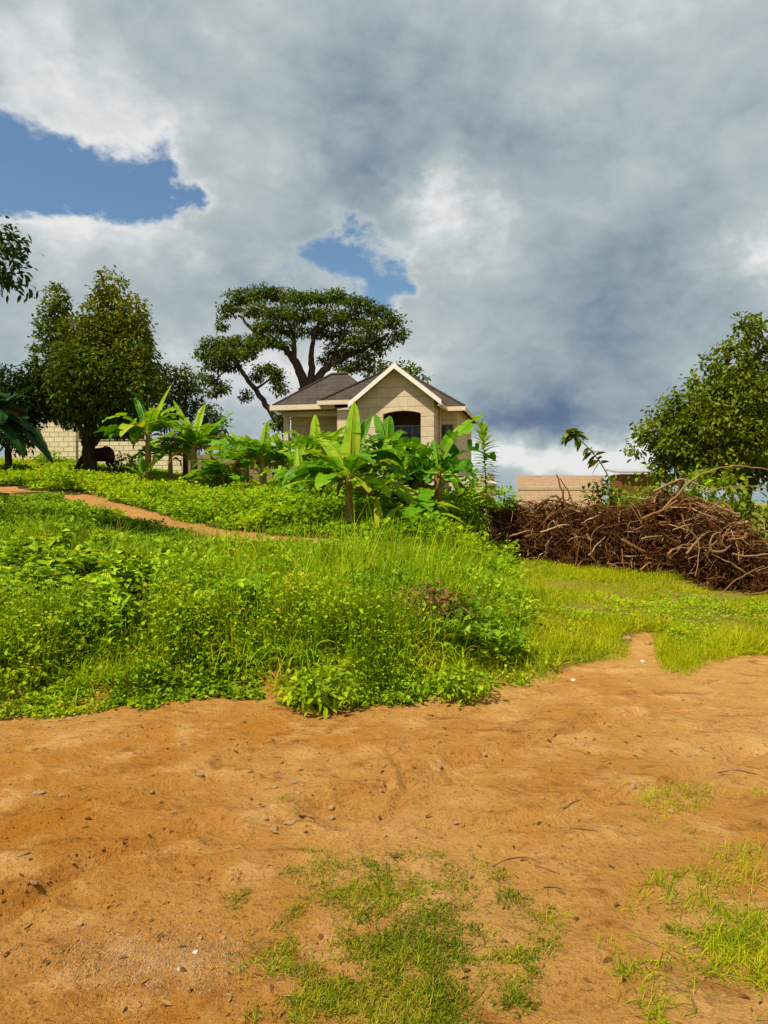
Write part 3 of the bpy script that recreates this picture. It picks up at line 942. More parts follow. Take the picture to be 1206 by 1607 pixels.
tree('mango_tree', 'tall dense mango tree with sunlight painted olive on its top beside the cream wall and brown cow', b1,
     [([b1, P(140, 700, Y1), P(146, 660, Y1), P(150, 600, Y1)], .30, .16), ([P(142, 700, Y1), P(154, 690, Y1 - .2), P(165, 660, Y1 - .3), P(190, 600, Y1)], .13, .06),
      ([P(144, 670, Y1), P(115, 630, Y1), P(95, 560, Y1)], .16, .05), ([P(150, 600, Y1), P(165, 540, Y1), P(172, 470, Y1)], .16, .04)],
     cl1, M['mango'], M['bark'], 0.15, 7, 0.11, tint_dir=sunlit_tint, lw=0.5)
# smaller trees to either side of it
Y2 = 30.0
b2 = onground(292, Y2)
tree('small_tree', 'small dark round tree between the mango tree and the leaning tree', b2,
     [([b2, P(290, 680, Y2), P(294, 610, Y2)], .12, .05)], pxc(Y2, [(296, 598, 24, 22, 0), (282, 630, 30, 26, 0), (318, 655, 26, 26, .3), (335, 668, 22, 22, .2), (262, 588, 20, 18, 0), (258, 640, 26, 34, .6), (300, 690, 28, 22, .5)], 200), M['mango'], M['bark'], 0.15, 7, 0.11)
Y3 = 27.0
b3 = onground(14, Y3)
tree('small_tree', 'dark bushy tree at the frame edge left of the mango tree', b3,
     [([b3, P(16, 680, Y3), P(24, 620, Y3)], .15, .06)], pxc(Y3, [(48, 592, 24, 20, 0), (20, 612, 40, 34, 0), (46, 632, 30, 38, 0), (10, 660, 36, 40, 0), (28, 676, 28, 34, -.3), (-40, 620, 50, 50, 0)], 180), M['dark'], M['bark'], 0.15, 7, 0.11)

# the big flat-crowned tree behind the house
Y4 = 55.0
cl4 = pxc(Y4, [(380, 467, 28, 10, 0), (415, 460, 28, 9, 1), (362, 486, 16, 11, 0), (350, 508, 7, 10, 0), (442, 463, 24, 9, 1), (470, 470, 24, 10, -1), (500, 468, 24, 9, 0), (532, 466, 26, 10, 1), (562, 476, 26, 10, -1),
               (592, 490, 22, 10, 0), (616, 504, 18, 11, 0), (630, 524, 8, 14, 0), (612, 534, 8, 10, 1), (400, 488, 22, 10, -1), (440, 492, 28, 12, -2), (478, 496, 26, 12, 1), (516, 496, 26, 12, -1), (552, 500, 26, 12, 1), (582, 512, 20, 11, -1),
               (422, 514, 26, 10, -2), (458, 520, 24, 10, -1), (500, 522, 16, 10, 1), (532, 524, 22, 12, 1), (566, 532, 22, 11, -1), (592, 536, 12, 9, 0), (410, 535, 26, 9, -2), (440, 540, 18, 7, -2), (538, 548, 24, 11, 0), (572, 556, 20, 10, 0),
               (518, 566, 18, 9, 1), (548, 576, 22, 9, 0), (576, 576, 12, 8, 0), (600, 552, 9, 7, 0)], 460)
b4 = onground(485, Y4)
tree('umbrella_tree', 'huge spreading flat-crowned tree rising behind the left roof of the house', b4,
     [([b4, P(484, 640, Y4), P(482, 612, Y4)], .75, .6), ([P(482, 618, Y4), P(470, 580, Y4), P(452, 552, Y4), P(430, 540, Y4 - 1), P(400, 520, Y4 - 1), P(375, 495, Y4)], .42, .08),
      ([P(462, 566, Y4), P(462, 535, Y4), P(450, 500, Y4), P(440, 475, Y4)], .24, .06), ([P(484, 618, Y4), P(490, 580, Y4), P(489, 550, Y4 + .5), P(498, 515, Y4 + .5), P(515, 480, Y4)], .34, .08),
      ([P(490, 610, Y4), P(512, 578, Y4), P(540, 562, Y4), P(580, 545, Y4), P(610, 525, Y4)], .36, .08), ([P(498, 520, Y4), P(535, 500, Y4), P(575, 490, Y4)], .16, .05),
      ([P(515, 576, Y4), P(530, 545, Y4), P(548, 510, Y4)], .2, .06), ([P(440, 545, Y4), P(425, 525, Y4), P(415, 500, Y4)], .12, .04)],
     cl4, M['umbrella'], M['bark_grey'], 0.21, 7, 0.20, flat=0.5, inner=0.4, lw=0.5)
# leaning tree in front of it
Y5 = 46.0
cl5 = pxc(Y5, [(345, 540, 26, 9, 0), (372, 538, 22, 9, 1), (325, 556, 18, 9, 0), (355, 558, 26, 9, -1), (385, 556, 18, 10, 0), (400, 542, 14, 9, 0), (335, 574, 18, 8, 0), (362, 574, 16, 8, 0), (330, 596, 14, 8, 0), (348, 608, 12, 8, 0), (334, 616, 10, 7, 0),
               (418, 578, 16, 8, 0), (434, 590, 12, 12, 0), (440, 608, 8, 14, 0), (404, 590, 10, 8, 0), (386, 622, 6, 11, 0), (444, 650, 9, 12, 0), (434, 668, 7, 8, 0)], 460)
b5 = onground(468, Y5)
tree('leaning_tree', 'slender leaning tree with drooping sprays left of the house roof', b5,
     [([b5, P(452, 690, Y5), P(432, 655, Y5), P(408, 622, Y5), P(385, 590, Y5), P(366, 562, Y5)], .30, .10), ([P(400, 612, Y5), P(418, 600, Y5), P(432, 590, Y5)], .10, .04),
      ([P(375, 576, Y5), P(352, 585, Y5), P(336, 600, Y5)], .08, .03), ([P(436, 662, Y5), P(442, 655, Y5), P(446, 645, Y5)], .07, .03), ([P(368, 566, Y5), P(350, 555, Y5), P(325, 560, Y5)], .10, .03)],
     cl5, M['umbrella'], M['bark_grey'], 0.19, 7, 0.17, flat=0.6, inner=0.4, lw=0.5)
Y6 = 60.0
b6 = onground(640, Y6)
tree('far_tree', 'dark treetop showing just over the gable ridge of the house', b6,
     [([b6, P(640, 640, Y6), P(635, 590, Y6)], .35, .12)], pxc(Y6, [(636, 582, 24, 12, 0), (655, 590, 14, 10, 0), (606, 590, 26, 14, 0), (590, 580, 16, 12, 0)], 150), M['umbrella'], M['bark_grey'], 0.34, 6, 0.3)

# the tree at the right
Y7 = 19.5
cl7 = pxc(Y7, [(1176, 522, 12, 24, 0), (1150, 566, 20, 24, 0), (1190, 578, 25, 28, .2), (1125, 606, 27, 28, -.1), (1165, 625, 48, 44, -.4), (1080, 642, 28, 26, 0), (1215, 620, 44, 48, 0), (1052, 670, 27, 23, 0),
               (1110, 670, 50, 40, -.6), (1025, 690, 22, 14, 0), (1065, 705, 44, 32, -.3), (1175, 690, 56, 44, -.7), (1120, 725, 50, 30, -.6), (1240, 700, 56, 60, 0), (1050, 735, 30, 22, 0), (1270, 600, 50, 60, .3),
               (1010, 672, 13, 11, 0), (1034, 650, 13, 11, .3), (1060, 626, 13, 12, -.2), (1090, 602, 13, 13, .2), (1116, 572, 12, 13, 0), (1136, 546, 11, 13, .2), (1166, 505, 8, 13, 0), (1188, 508, 8, 12, .2), (1204, 540, 12, 13, 0), (998, 706, 12, 8, 0), (1150, 740, 50, 26, .6), (1230, 545, 24, 30, .4), (1100, 690, 60, 40, 1.0), (1150, 650, 60, 60, 1.0)], 125)
b7 = onground(1172, Y7)
tree('glossy_tree', 'broad green tree with large glossy leaves above the right end of the dead branches', b7,
     [([b7, P(1170, 800, Y7), P(1172, 740, Y7), P(1165, 660, Y7)], .16, .09), ([P(1172, 760, Y7), P(1120, 720, Y7), P(1060, 690, Y7)], .09, .03), ([P(1168, 740, Y7), P(1210, 690, Y7), P(1240, 640, Y7)], .09, .03), ([P(1165, 660, Y7), P(1172, 600, Y7), P(1176, 530, Y7)], .09, .02)],
     cl7, M['ficus'], M['bark'], 0.125, 7, 0.10, lw=0.55)

# tree standing outside the frame at the left whose crown reaches in
Y8 = 12.5
b8 = Vector((-9.6, Y8, ter(-9.6, Y8) - .05))
def off(x, z, r, dy=0): return ((x, Y8 + dy, z), (r, r, r * .85), int(420 * r * r))
tree('roadside_tree', 'tree mostly outside the frame whose leafy crown edge shows high at the left', b8,
     [([b8, (-9.5, Y8, 2.8), (-9.0, Y8, 4.4), (-8.2, Y8, 5.4)], .17, .06), ([(-9.1, Y8, 4.0), (-9.6, Y8 + .4, 5.5), (-9.4, Y8, 6.6)], .09, .04)],
     [off(-6.95, 5.80, .86), off(-8.0, 6.1, .9), off(-9.2, 6.3, 1.0), off(-8.4, 5.3, .8, .5), off(-9.9, 5.5, .9)], M['dark'], M['bark'], 0.13, 6, 0.1)

# ------------------------------------------------------------------ bananas


def banana_leaf(mb, p0, phi, elev, L, W, bend, tint, torn=0.5, keel=0.35, twist=0.0):
    K = 17
    t = np.linspace(0, 1, K)
    e = elev - bend * t ** 1.4
    step = L / (K - 1)
    dx = np.stack([np.cos(e) * math.cos(phi), np.cos(e) * math.sin(phi), np.sin(e)], 1)
    mid = np.array(p0) + np.concatenate([[np.zeros(3)], np.cumsum(dx[:-1] * step, 0)])
    side = np.array([-math.sin(phi), math.cos(phi), 0.0])
    prof = np.clip(np.where(t < 0.16, 0.05, np.sin(np.clip((t - 0.10) / 0.90, 0, 1) ** 0.72 * math.pi) ** 0.6), 0.03, 1)
    for s in (-1, 1):
        i = 2
        while i < K - 1:
            n = min(K - 1 - i, max(1, int(rng.exponential(1.0 / max(torn, .05)) + 1)))
            j = i + n
            k = keel + rng.normal(0, 0.22 * torn * 1.6) - (0.5 * torn * (rng.random() < 0.35))
            shift = rng.normal(0, 0.012) * torn
            seg = np.arange(i, j + 1)
            sd_ = side * s
            nr = np.cross(sd_, dx[seg]) * s
            wv = (W * 0.5 * prof[seg])[:, None]
            e1 = mid[seg] + wv * 0.5 * (sd_ * math.cos(k) + nr * math.sin(k))
            k2 = k - 0.45
            e2 = e1 + wv * 0.5 * (sd_ * math.cos(k2) + nr * math.sin(k2)) + dx[seg] * shift
            if torn > 0.2 and n >= 1:
                e2[0] += dx[i] * step * 0.07 * torn; e2[-1] -= dx[min(j, K - 1)] * step * 0.07 * torn
            V = np.stack([mid[seg], e1, e2], 1)
            m = len(seg)
            idx = np.arange(m * 3).reshape(m, 3)
            Fq = np.stack([idx[:-1, :-1], idx[:-1, 1:], idx[1:, 1:], idx[1:, :-1]], -1).reshape(-1, 4)
            edge_t = np.zeros((m, 3)); edge_t[:, 2] = rng.normal(0.05, 0.10, m); edge_t += rng.normal(0, 0.05, (m, 1))
            mb.add(V, Fq, np.clip(tint + rng.normal(0, 0.09) + edge_t.ravel(), 0, 1))
            i = j
    mb.tube(mid, np.linspace(0.022, 0.004, K) * (L / 1.6), 5, min(1.0, tint + 0.3))


EXTRA = random.Random(5)


def banana(pos, stem_h, stem_r, leaves, label, scale=1.0, mat='banana', dry=3, lean=(0, 0), name='banana_plant', torn=0.5):
    """leaves: (azimuth deg as seen in the photo: 0 right, 90 away, elevation deg, length, width, bend deg, tint)"""
    t = thing(name, pos, label, 'banana plant', 'banana plants in the field')
    base = np.array(pos)
    topc = base + np.array([lean[0], lean[1], stem_h])
    s = MB()
    pts = curve_pts([base, base + np.array([lean[0] * .3, lean[1] * .3, stem_h * .5]), topc], 9)
    k = np.linspace(0, 1, 9)
    s.tube(pts, stem_r * (1.25 - 0.65 * k) * (1 + rng.normal(0, 0.04, 9)), 9)
    s.part('pseudostem', M['banana_stem'], t, True)
    more = []
    if len(leaves) > 5:
        for i in range(8):
            more.append((EXTRA.uniform(0, 360), EXTRA.uniform(15, 68), leaves[0][2] * EXTRA.uniform(.8, 1.05), leaves[0][3] * EXTRA.uniform(.9, 1.15), EXTRA.uniform(75, 125), EXTRA.uniform(.0, .65)))
    for phi, ele, L, W, bd, tint in list(leaves) + more:
        if ele > 80 and stem_h > 1.2: ele -= 8; bd += 22; tint *= .8
        mb = MB()
        st = topc - np.array([0, 0, rng.uniform(0, 0.12)])
        banana_leaf(mb, st, R(phi), R(ele), L * scale * 1.14, W * scale * (1.3 if ele < 65 else 1.0), R(bd if ele < 65 else max(bd, 16) + EXTRA.uniform(6, 48)), tint, torn * (0.5 if ele > 65 else 1.4), 0.35 if ele < 65 else EXTRA.uniform(.5, 1.0))
        mb.part('leaf', M[mat], t, False)
    for i in range(dry):
        mb = MB()
        ph = rng.uniform(0, 2 * math.pi)
        st = base + (topc - base) * rng.uniform(0.72, 0.95) + np.array([math.cos(ph), math.sin(ph), 0]) * stem_r * 0.7
        banana_leaf(mb, st, ph, R(20), stem_h * rng.uniform(.45, .75), 0.16 * scale, R(115), rng.uniform(0.1, 0.9), 1.2, -0.6)
        mb.part('dry_leaf', M['banana_dry'], t, False)
    return t


def rleaves(n, L, W, seed, up=3, lo=25, hi=60, tint=(0.25, 0.8), bend=(50, 105)):
    r = random.Random(seed)
    out_ = []
    for i in range(n):
        ph = i * 137.5 + r.uniform(-25, 25) + seed * 40
        if i < up: out_.append((ph, r.uniform(68, 86), L * r.uniform(.8, 1.0), W * r.uniform(.55, .9), r.uniform(8, 30), r.uniform(.65, .95)))
        else: out_.append((ph, r.uniform(lo, hi), L * r.uniform(.8, 1.1), W * r.uniform(.85, 1.15), r.uniform(*bend), r.uniform(*tint)))
    return out_


banana(onground(233, 25.5), 1.95, .12, [(20, 74, 1.7, .42, 15, .85), (130, 66, 1.9, .42, 20, .15), (165, 30, 1.6, .45, 60, .8), (182, 22, 1.7, .42, 50, .25), (60, 60, 1.7, .45, 60, .6), (75, 82, 1.6, .35, 8, .8),
       (-30, 45, 1.5, .45, 110, .75), (250, 38, 1.5, .45, 120, .85), (340, 40, 1.6, .42, 80, .35), (300, 60, 1.4, .4, 70, .6)], 'banana plant in front of the low cream wall, nearest the brown cow')
banana(onground(305, 25.2), 1.7, .14, [(30, 50, 1.7, .42, 20, .35), (82, 84, 1.7, .34, 6, .85), (120, 66, 1.5, .45, 30, .8), (0, 38, 1.5, .45, 105, .9), (200, 60, 1.6, .42, 90, .7), (215, 40, 1.5, .42, 100, .6),
       (330, 20, 1.5, .45, 70, .4), (350, 8, 1.5, .45, 45, .8), (265, 70, 1.2, .35, 110, .85), (160, 75, 1.6, .4, 25, .7)], 'banana plant with stout ochre stem, right-hand one of the pair by the cream wall')
banana(onground(226, 24.6), .45, .06, [(120, 72, .95, .3, 15, .35), (60, 65, .9, .28, 30, .8), (200, 50, .7, .25, 50, .6)], 'knee-high banana sucker at the foot of the banana pair', dry=0)
banana(onground(413, 22.5), 1.45, .12, [(88, 86, 1.25, .40, 5, .85), (150, 60, 1.2, .42, 70, .8), (180, 25, 1.2, .40, 60, .35), (195, 5, 1.2, .42, 40, .15), (20, 40, 1.1, .42, 80, .3), (355, 15, 1.1, .42, 60, .2), (60, 70, 1.1, .4, 40, .75), (330, 30, 1.1, .42, 110, .7)], 'dark-stemmed banana plant before the shade-coloured wall left of the house veranda')
banana(onground(495, 26.0), 1.55, .12, [(95, 82, 1.5, .40, 8, .85), (165, 62, 1.5, .45, 95, .75), (30, 45, 1.4, .42, 80, .35), (200, 30, 1.3, .42, 80, .3), (340, 30, 1.4, .42, 80, .25), (270, 50, 1.2, .42, 110, .75), (10, 20, 1.2, .42, 50, .8)], 'banana plant under the left eave in front of the house veranda')
banana(onground(548, 15.2), 1.12, .085, [(80, 83, 1.55, .44, 6, .75), (55, 78, 1.45, .36, 22, .3), (150, 28, 1.25, .42, 85, .15), (185, 22, 1.35, .40, 75, .25), (205, 8, 1.3, .36, 40, .75), (20, 45, 1.3, .42, 85, .8), (355, 35, 1.3, .42, 95, .3), (320, 10, 1.1, .40, 80, .7),
       (240, 20, 1.1, .40, 85, .55), (300, 5, .85, .34, 70, .95), (130, 60, 1.4, .36, 60, .7)], 'tallest banana plant, on a bare tan stem in the middle of the field', dry=5, torn=0.55)
banana(onground(607, 19.0), 1.55, .11, [(85, 84, 1.45, .40, 10, .4), (110, 75, 1.35, .42, 40, .25), (60, 70, 1.3, .40, 60, .2), (180, 35, 1.2, .40, 90, .3), (10, 25, 1.3, .40, 70, .7), (330, 30, 1.2, .4, 90, .4)], 'banana plant with dark upright leaves in front of the arched bay')
banana(onground(688, 16.8), 1.50, .11, [(140, 42, 1.35, .40, 55, .55), (32, 62, 1.75, .40, 42, .5), (15, 40, .95, .40, 110, .8), (178, 22, 1.3, .34, 42, .6), (190, 6, 1.2, .36, 40, .45), (100, 75, .8, .30, 30, .4), (330, 30, 1.0, .36, 110, .25), (250, 20, .9, .36, 100, .35)], 'banana plant with long fringed leaves before the right corner of the house', torn=1.1)
banana(onground(648, 15.4), .42, .07, [(120, 62, .95, .46, 70, .8), (60, 60, 1.0, .46, 80, .4), (175, 40, .8, .42, 80, .8), (10, 28, 1.0, .40, 75, .85), (340, 15, 1.0, .38, 60, .75), (300, 40, .7, .36, 110, .5)], 'short broad-leaved banana plant with wine-red stem base', dry=2, torn=0.25)
banana(onground(596, 14.6), .10, .035, [(100, 80, .75, .20, 10, .9), (30, 62, .70, .20, 45, .85), (170, 40, .4, .16, 60, .7), (350, 55, .6, .18, 60, .5)], 'small pale banana sucker sprouting right of the tall tan-stemmed plant', dry=0, torn=0.1)
banana(onground(472, 19.6), .75, .08, rleaves(8, 1.15, .40, 3, 1, 10, 55), 'bushy banana plant low between the dark-stemmed and the tall tan-stemmed one', dry=3, torn=.7)
banana(onground(578, 17.0), .70, .08, rleaves(8, 1.1, .38, 8, 1, 10, 50), 'bushy banana plant just behind the tall tan-stemmed one', dry=3, torn=.7)
banana(onground(528, 21.0), .95, .09, rleaves(8, 1.2, .40, 4, 1, 15, 55), 'banana plant with drooping leaves below the porch window', dry=3, torn=.7)
banana(onground(352, 24.6), .75, .10, rleaves(8, 1.35, .42, 6, 0, 5, 45), 'banana plant without upright leaves right of the ochre-stemmed one', dry=3, torn=.5)
banana(onground(268, 26.4), 1.3, .10, rleaves(8, 1.4, .42, 9, 1, 10, 55), 'banana plant squeezed between the pair in front of the cream wall', dry=3, torn=.6)
banana(onground(655, 19.4), .85, .09, rleaves(8, 1.2, .40, 11, 1, 10, 55), 'banana plant under the sill of the arched bay', dry=3, torn=.8)
banana(onground(388, 24.0), 1.15, .10, rleaves(9, 1.35, .44, 13, 1, 15, 60), 'banana plant touching the dark-stemmed one on its left side', dry=3, torn=.8)
banana(onground(445, 23.2), 1.20, .10, rleaves(9, 1.35, .44, 15, 1, 15, 60), 'banana plant between the dark-stemmed one and the veranda pillar', dry=3, torn=.8)
banana(onground(512, 22.0), 1.35, .10, rleaves(9, 1.3, .44, 17, 1, 15, 60), 'banana plant with wide arching leaves in front of the porch pier', dry=3, torn=.8)
banana(onground(628, 18.2), 1.20, .09, rleaves(9, 1.15, .42, 19, 0, 15, 62), 'banana plant without upright leaves below the arched opening', dry=3, torn=.9)
banana(onground(730, 19.6), 1.10, .09, rleaves(8, 1.1, .40, 21, 0, 15, 60), 'ragged banana plant among the shrubs at the right corner of the house', dry=2, torn=1.0)
banana(onground(455, 21.5), .35, .05, [(80, 70, .8, .3, 30, .6), (180, 40, .8, .3, 70, .5), (0, 45, .8, .3, 80, .8), (300, 30, .6, .28, 80, .4)], 'low banana sucker right of the dark-stemmed banana', dry=0)
banana(onground(-14, 19.5), 2.35, .14, [(20, 38, 1.15, .44, 6, .35), (8, -25, 1.9, .52, 45, .3), (350, -5, 1.7, .5, 70, .25), (335, -25, 1.6, .5, 50, .4), (60, 50, 1.2, .42, 70, .3), (180, 40, 1.2, .42, 80, .3), (20, -12, 1.2, .42, 50, .2), (300, -10, 1.0, .42, 60, .3)],
       'banana plant at the frame edge with shade put into its leaf colour and one leaf pointing up', mat='banana_shaded', torn=0.2)

# ------------------------------------------------------------------ cow


def build_cow():
    Yc = 29.0
    base = onground(160, Yc, 0.0)
    t_h = P(0, 706, Yc).z - base.z            # back height above the ground
    s = t_h / 1.18
    # facing -x, head lowered to graze
    J = {'rump': (0.62, 0, 1.08, .25), 'hip': (0.42, 0, 1.0, .33), 'belly': (0.0, 0, .93, .36), 'chest': (-.45, 0, .92, .33), 'wither': (-.62, 0, .98, .25), 'neck': (-.88, 0, .78, .17), 'poll': (-1.08, 0, .52, .13), 'face': (-1.16, 0, .34, .10), 'muzzle': (-1.20, 0, .18, .08)}
    chain = ['rump', 'hip', 'belly', 'chest', 'wither', 'neck', 'poll', 'face', 'muzzle']
    vs = [J[k] for k in chain]; ed = [(i, i + 1) for i in range(len(chain) - 1)]
    def leg(root, pts):
        last = chain.index(root)
        for p in pts:
            vs.append(p); ed.append((last, len(vs) - 1)); last = len(vs) - 1
    for y in (-.17, .17):
        leg('chest', [(-.48, y, .66, .13), (-.46 + y * .3, y, .40, .075), (-.50 + y * .3, y, .18, .055), (-.50 + y * .3, y, .02, .06)])
        leg('hip', [(.46, y, .72, .15), (.36 + y * .3, y, .52, .09), (.52 + y * .3, y, .36, .065), (.48 + y * .3, y, .16, .05), (.46 + y * .3, y, .02, .06)])
    me = bpy.data.meshes.new('body')
    me.from_pydata([Vector(v[:3]) * s for v in vs], ed, [])
    me.materials.append(M['cow'])
    t = thing('cow', base, 'dark red-brown cow grazing head down at the foot of the mango tree', 'cow')
    o = link('body', me, (0, 0, 0), t)
    sk = o.modifiers.new('skin', 'SKIN')
    for v, q in zip(me.skin_vertices[0].data, vs): v.radius = (q[3] * s, q[3] * s)
    me.skin_vertices[0].data[2].use_root = True
    o.modifiers.new('smooth', 'SUBSURF').levels = 2
    o.modifiers['smooth'].render_levels = 2
    sk.use_smooth_shade = True
    for y in (-1, 1):
        e = MB()
        e.strips([(-1.06 * s, y * .10 * s, .60 * s)], [(0.25, y, -.15)], .17 * s, .09 * s, 4, [.4, 1, .8, .1], .1, .3)
        link('ear', e.mesh('ear', M['cow']), (0, 0, 0), t)
    e = MB()
    e.tube(curve_pts([(.84 * s, 0, 1.12 * s), (.93 * s, .02, .98 * s), (.95 * s, .03, .6 * s), (.93 * s, .0, .38 * s)], 10), np.linspace(.03, .018, 10) * s, 6)
    e.strips(np.tile([(.93 * s, 0, .42 * s)], (14, 1)), np.array([(0, 0, -1)]) + rng.normal(0, .15, (14, 3)), .25 * s, .03 * s, 3, [1, 1, .2])
    link('tail', e.mesh('tail', M['cow'], True), (0, 0, 0), t)
    for y in (-1, 1):
        e = MB()
        e.tube(curve_pts([(-1.04 * s, y * .07 * s, .64 * s), (-1.02 * s, y * .16 * s, .70 * s), (-1.08 * s, y * .2 * s, .78 * s)], 7), np.linspace(.03, .008, 7) * s, 6)
        link('horn', e.mesh('horn', M['dead_wood'], True), (0, 0, 0), t)


build_cow()

# ------------------------------------------------------------------ roadside plants (uncountable masses)


def scatter(n, u0, u1, y0, y1, p=0.5):
    """points on the ground in the wedge of bearings u0..u1; p=1 is even per square metre"""
    a = rng.random(n)
    q = p + 1
    Y = (y0 ** q + a * (y1 ** q - y0 ** q)) ** (1 / q)
    u = rng.uniform(u0, u1, n)
    return u * Y, Y


def pu(px): return (px - CX) / F


def lay(X, Y, dz=0.0):
    return np.stack([X, Y, terrain(X, Y) + dz], 1)


def hdir(N, lo, hi):
    """random directions with elevation between lo and hi degrees"""
    ph = rng.uniform(0, 2 * math.pi, N); e = np.radians(rng.uniform(lo, hi, N))
    return np.stack([np.cos(ph) * np.cos(e), np.sin(ph) * np.cos(e), np.sin(e)], 1)


def leafy(mb, X, Y, h, per, leaf, lw=0.6, tint0=None, lo=-5, hi=55, stem=None, spread=0.10):
    """many little leafy plants: stems of PER leaves each"""
    n = len(X)
    h = np.broadcast_to(np.asarray(h, float), (n,))
    base = lay(X, Y)
    lean = rng.normal(0, 0.25, (n, 2))
    k = rng.random((n, per)) ** 0.7
    pos = base[:, None] + np.stack([lean[:, :1] * h[:, None] * k, lean[:, 1:] * h[:, None] * k, h[:, None] * k], -1)
    pos = pos.reshape(-1, 3); N = len(pos)
    pos[:, :2] += rng.normal(0, spread * 0.5, (N, 2))
    tint0 = 0.5 if tint0 is None else tint0
    tt = np.repeat(np.broadcast_to(np.asarray(tint0, float), (n,)), per) + rng.normal(0, 0.20, N) + 0.12 * (k.ravel() - 0.5)
    Ls = leaf * rng.uniform(0.6, 1.3, N)
    mb.strips(pos, hdir(N, lo, hi), Ls, Ls * lw, 4, [0.15, 1.0, 0.8, 0.05], rng.uniform(0, 0.5, N), 0.3, rng.normal(0, 0.4, N), np.clip(tt, 0, 1))
    if stem is not None:
        tops = base + np.stack([lean[:, 0] * h, lean[:, 1] * h, h], 1)
        mb.strips(base, tops - base, np.linalg.norm(tops - base, axis=1), 0.008, 3, [1, 1, .6], 0, 0, None, np.clip(tint0 - 0.1, 0, 1))


def blades(mb, X, Y, L, W, lo, hi, droop, tint, K=4, sink=-0.02):
    N = len(X)
    mb.strips(lay(X, Y, sink), hdir(N, lo, hi), L, W, K, np.linspace(1, 0.08, K) ** 0.7, droop, 0, rng.normal(0, .5, N), np.clip(tint, 0, 1))


def patch(X, Y, s, seed, o=3): return fbm(X * s, Y * s, o, seed)


def keep(X, Y, m): return X[m], Y[m]


def broad_zone(X, Y):
    d_ = edge_d(X, Y)
    return sst(pu(340), pu(240), X / Y) * sst(1.1, 1.5, d_) * sst(4.6, 3.4, d_)


# (a) creeping small-leaved weeds along the edge of the bank
X, Y = scatter(32000, pu(-380), pu(900), 5.0, 9.5, 0.0)
d = edge_d(X, Y) + 0.55 * (patch(X, Y, 2.2, 51) - 0.5)
m = (d > 0) & (d < 2.4) & (rng.random(len(X)) < np.clip(1.05 - d * 0.45, 0.06, 1)) & (patch(X, Y, 2.6, 52) > 0.45) & (broad_zone(X, Y) < 0.5) & (rng.random(len(X)) < sst(pu(900), pu(620), X / Y))
X, Y = keep(X, Y, m); d = d[m]
mb = MB()
hh = (0.04 + 0.26 * sst(0, 0.7, d)) * (0.15 + 2.2 * sst(0.3, 0.7, patch(X, Y, 2.4, 53)))
yel = 0.34 + 1.0 * (patch(X, Y, 1.3, 54) - 0.3) - 0.12 * sst(0.3, 0, d)
leafy(mb, X, Y, hh * .85, 7, 0.042 * np.repeat(0.5 + 1.0 * patch(X, Y, 1.5, 55), 7), 0.62, yel, -20, 60, True, 0.10)
tag(mb.solo('creeping_weeds', M['weed'], (0, 0, 0)), 'low yellow-green creeping weeds spilling over the edge of the bank onto the dirt', 'weeds', kind='stuff')

# (b) long arching grass over the bank
X, Y = scatter(125000, pu(-380), pu(860), 5.5, 14, 0.3)
d = edge_d(X, Y); u = X / Y
g = patch(X, Y, 0.9, 61)
m = (path_dist(X, Y) > 2.2) & (d > 0.2) & (g + 0.12 * sst(pu(250), pu(450), u) + 0.12 * (d < 1.6) - 0.30 * sst(pu(680), pu(860), u) > 0.47) & (broad_zone(X, Y) < 0.4) & (rng.random(len(X)) < 0.2 + patch(X, Y, 3.0, 64))
X, Y = keep(X, Y, m); N = len(X); d = d[m]
mb = MB()
hl = (0.14 + 0.44 * sst(0.3, 1.6, d)) * (1 - 0.45 * sst(pu(380), pu(200), X / Y)) * (1 - 0.55 * sst(pu(660), pu(840), X / Y)) * rng.uniform(0.5, 1.45, N) * (0.25 + 1.5 * sst(.25, .75, patch(X, Y, 1.6, 62)))
blades(mb, X, Y, hl, rng.uniform(0.007, 0.018, N), 40, 88, rng.uniform(0.1, 1.0, N), 0.48 + 0.7 * (patch(X, Y, 0.9, 63) - 0.45) + rng.normal(0, 0.22, N), 5)
tag(mb.solo('long_grass', M['grass'], (0, 0, 0)), 'long arching bright green grass on the bank above the dirt road', 'grass', kind='stuff')

# fine short grass woven through the weeds at the edge
X, Y = scatter(78000, pu(-380), pu(880), 5.0, 9.5, 0.0)
d = edge_d(X, Y) + 0.6 * (patch(X, Y, 2.4, 57) - 0.5)
m = (d > -0.05) & (d < 1.7) & (patch(X, Y, 1.9, 58) > 0.44) & (rng.random(len(X)) < 1.2 - .6 * d); X, Y = keep(X, Y, m); d = d[m]; N = len(X)
mb = MB()
blades(mb, X, Y, (0.07 + 0.20 * sst(0, .9, d)) * rng.uniform(.5, 1.3, N), rng.uniform(.004, .009, N), 20, 85, rng.uniform(.1, .9, N), 0.5 + 0.7 * (patch(X, Y, 1.5, 59) - .45) + rng.normal(0, .2, N), 4)
tag(mb.solo('edge_grass', M['verge'], (0, 0, 0)), 'fine yellowish grass woven through the weeds at the edge of the bank', 'grass', kind='stuff')
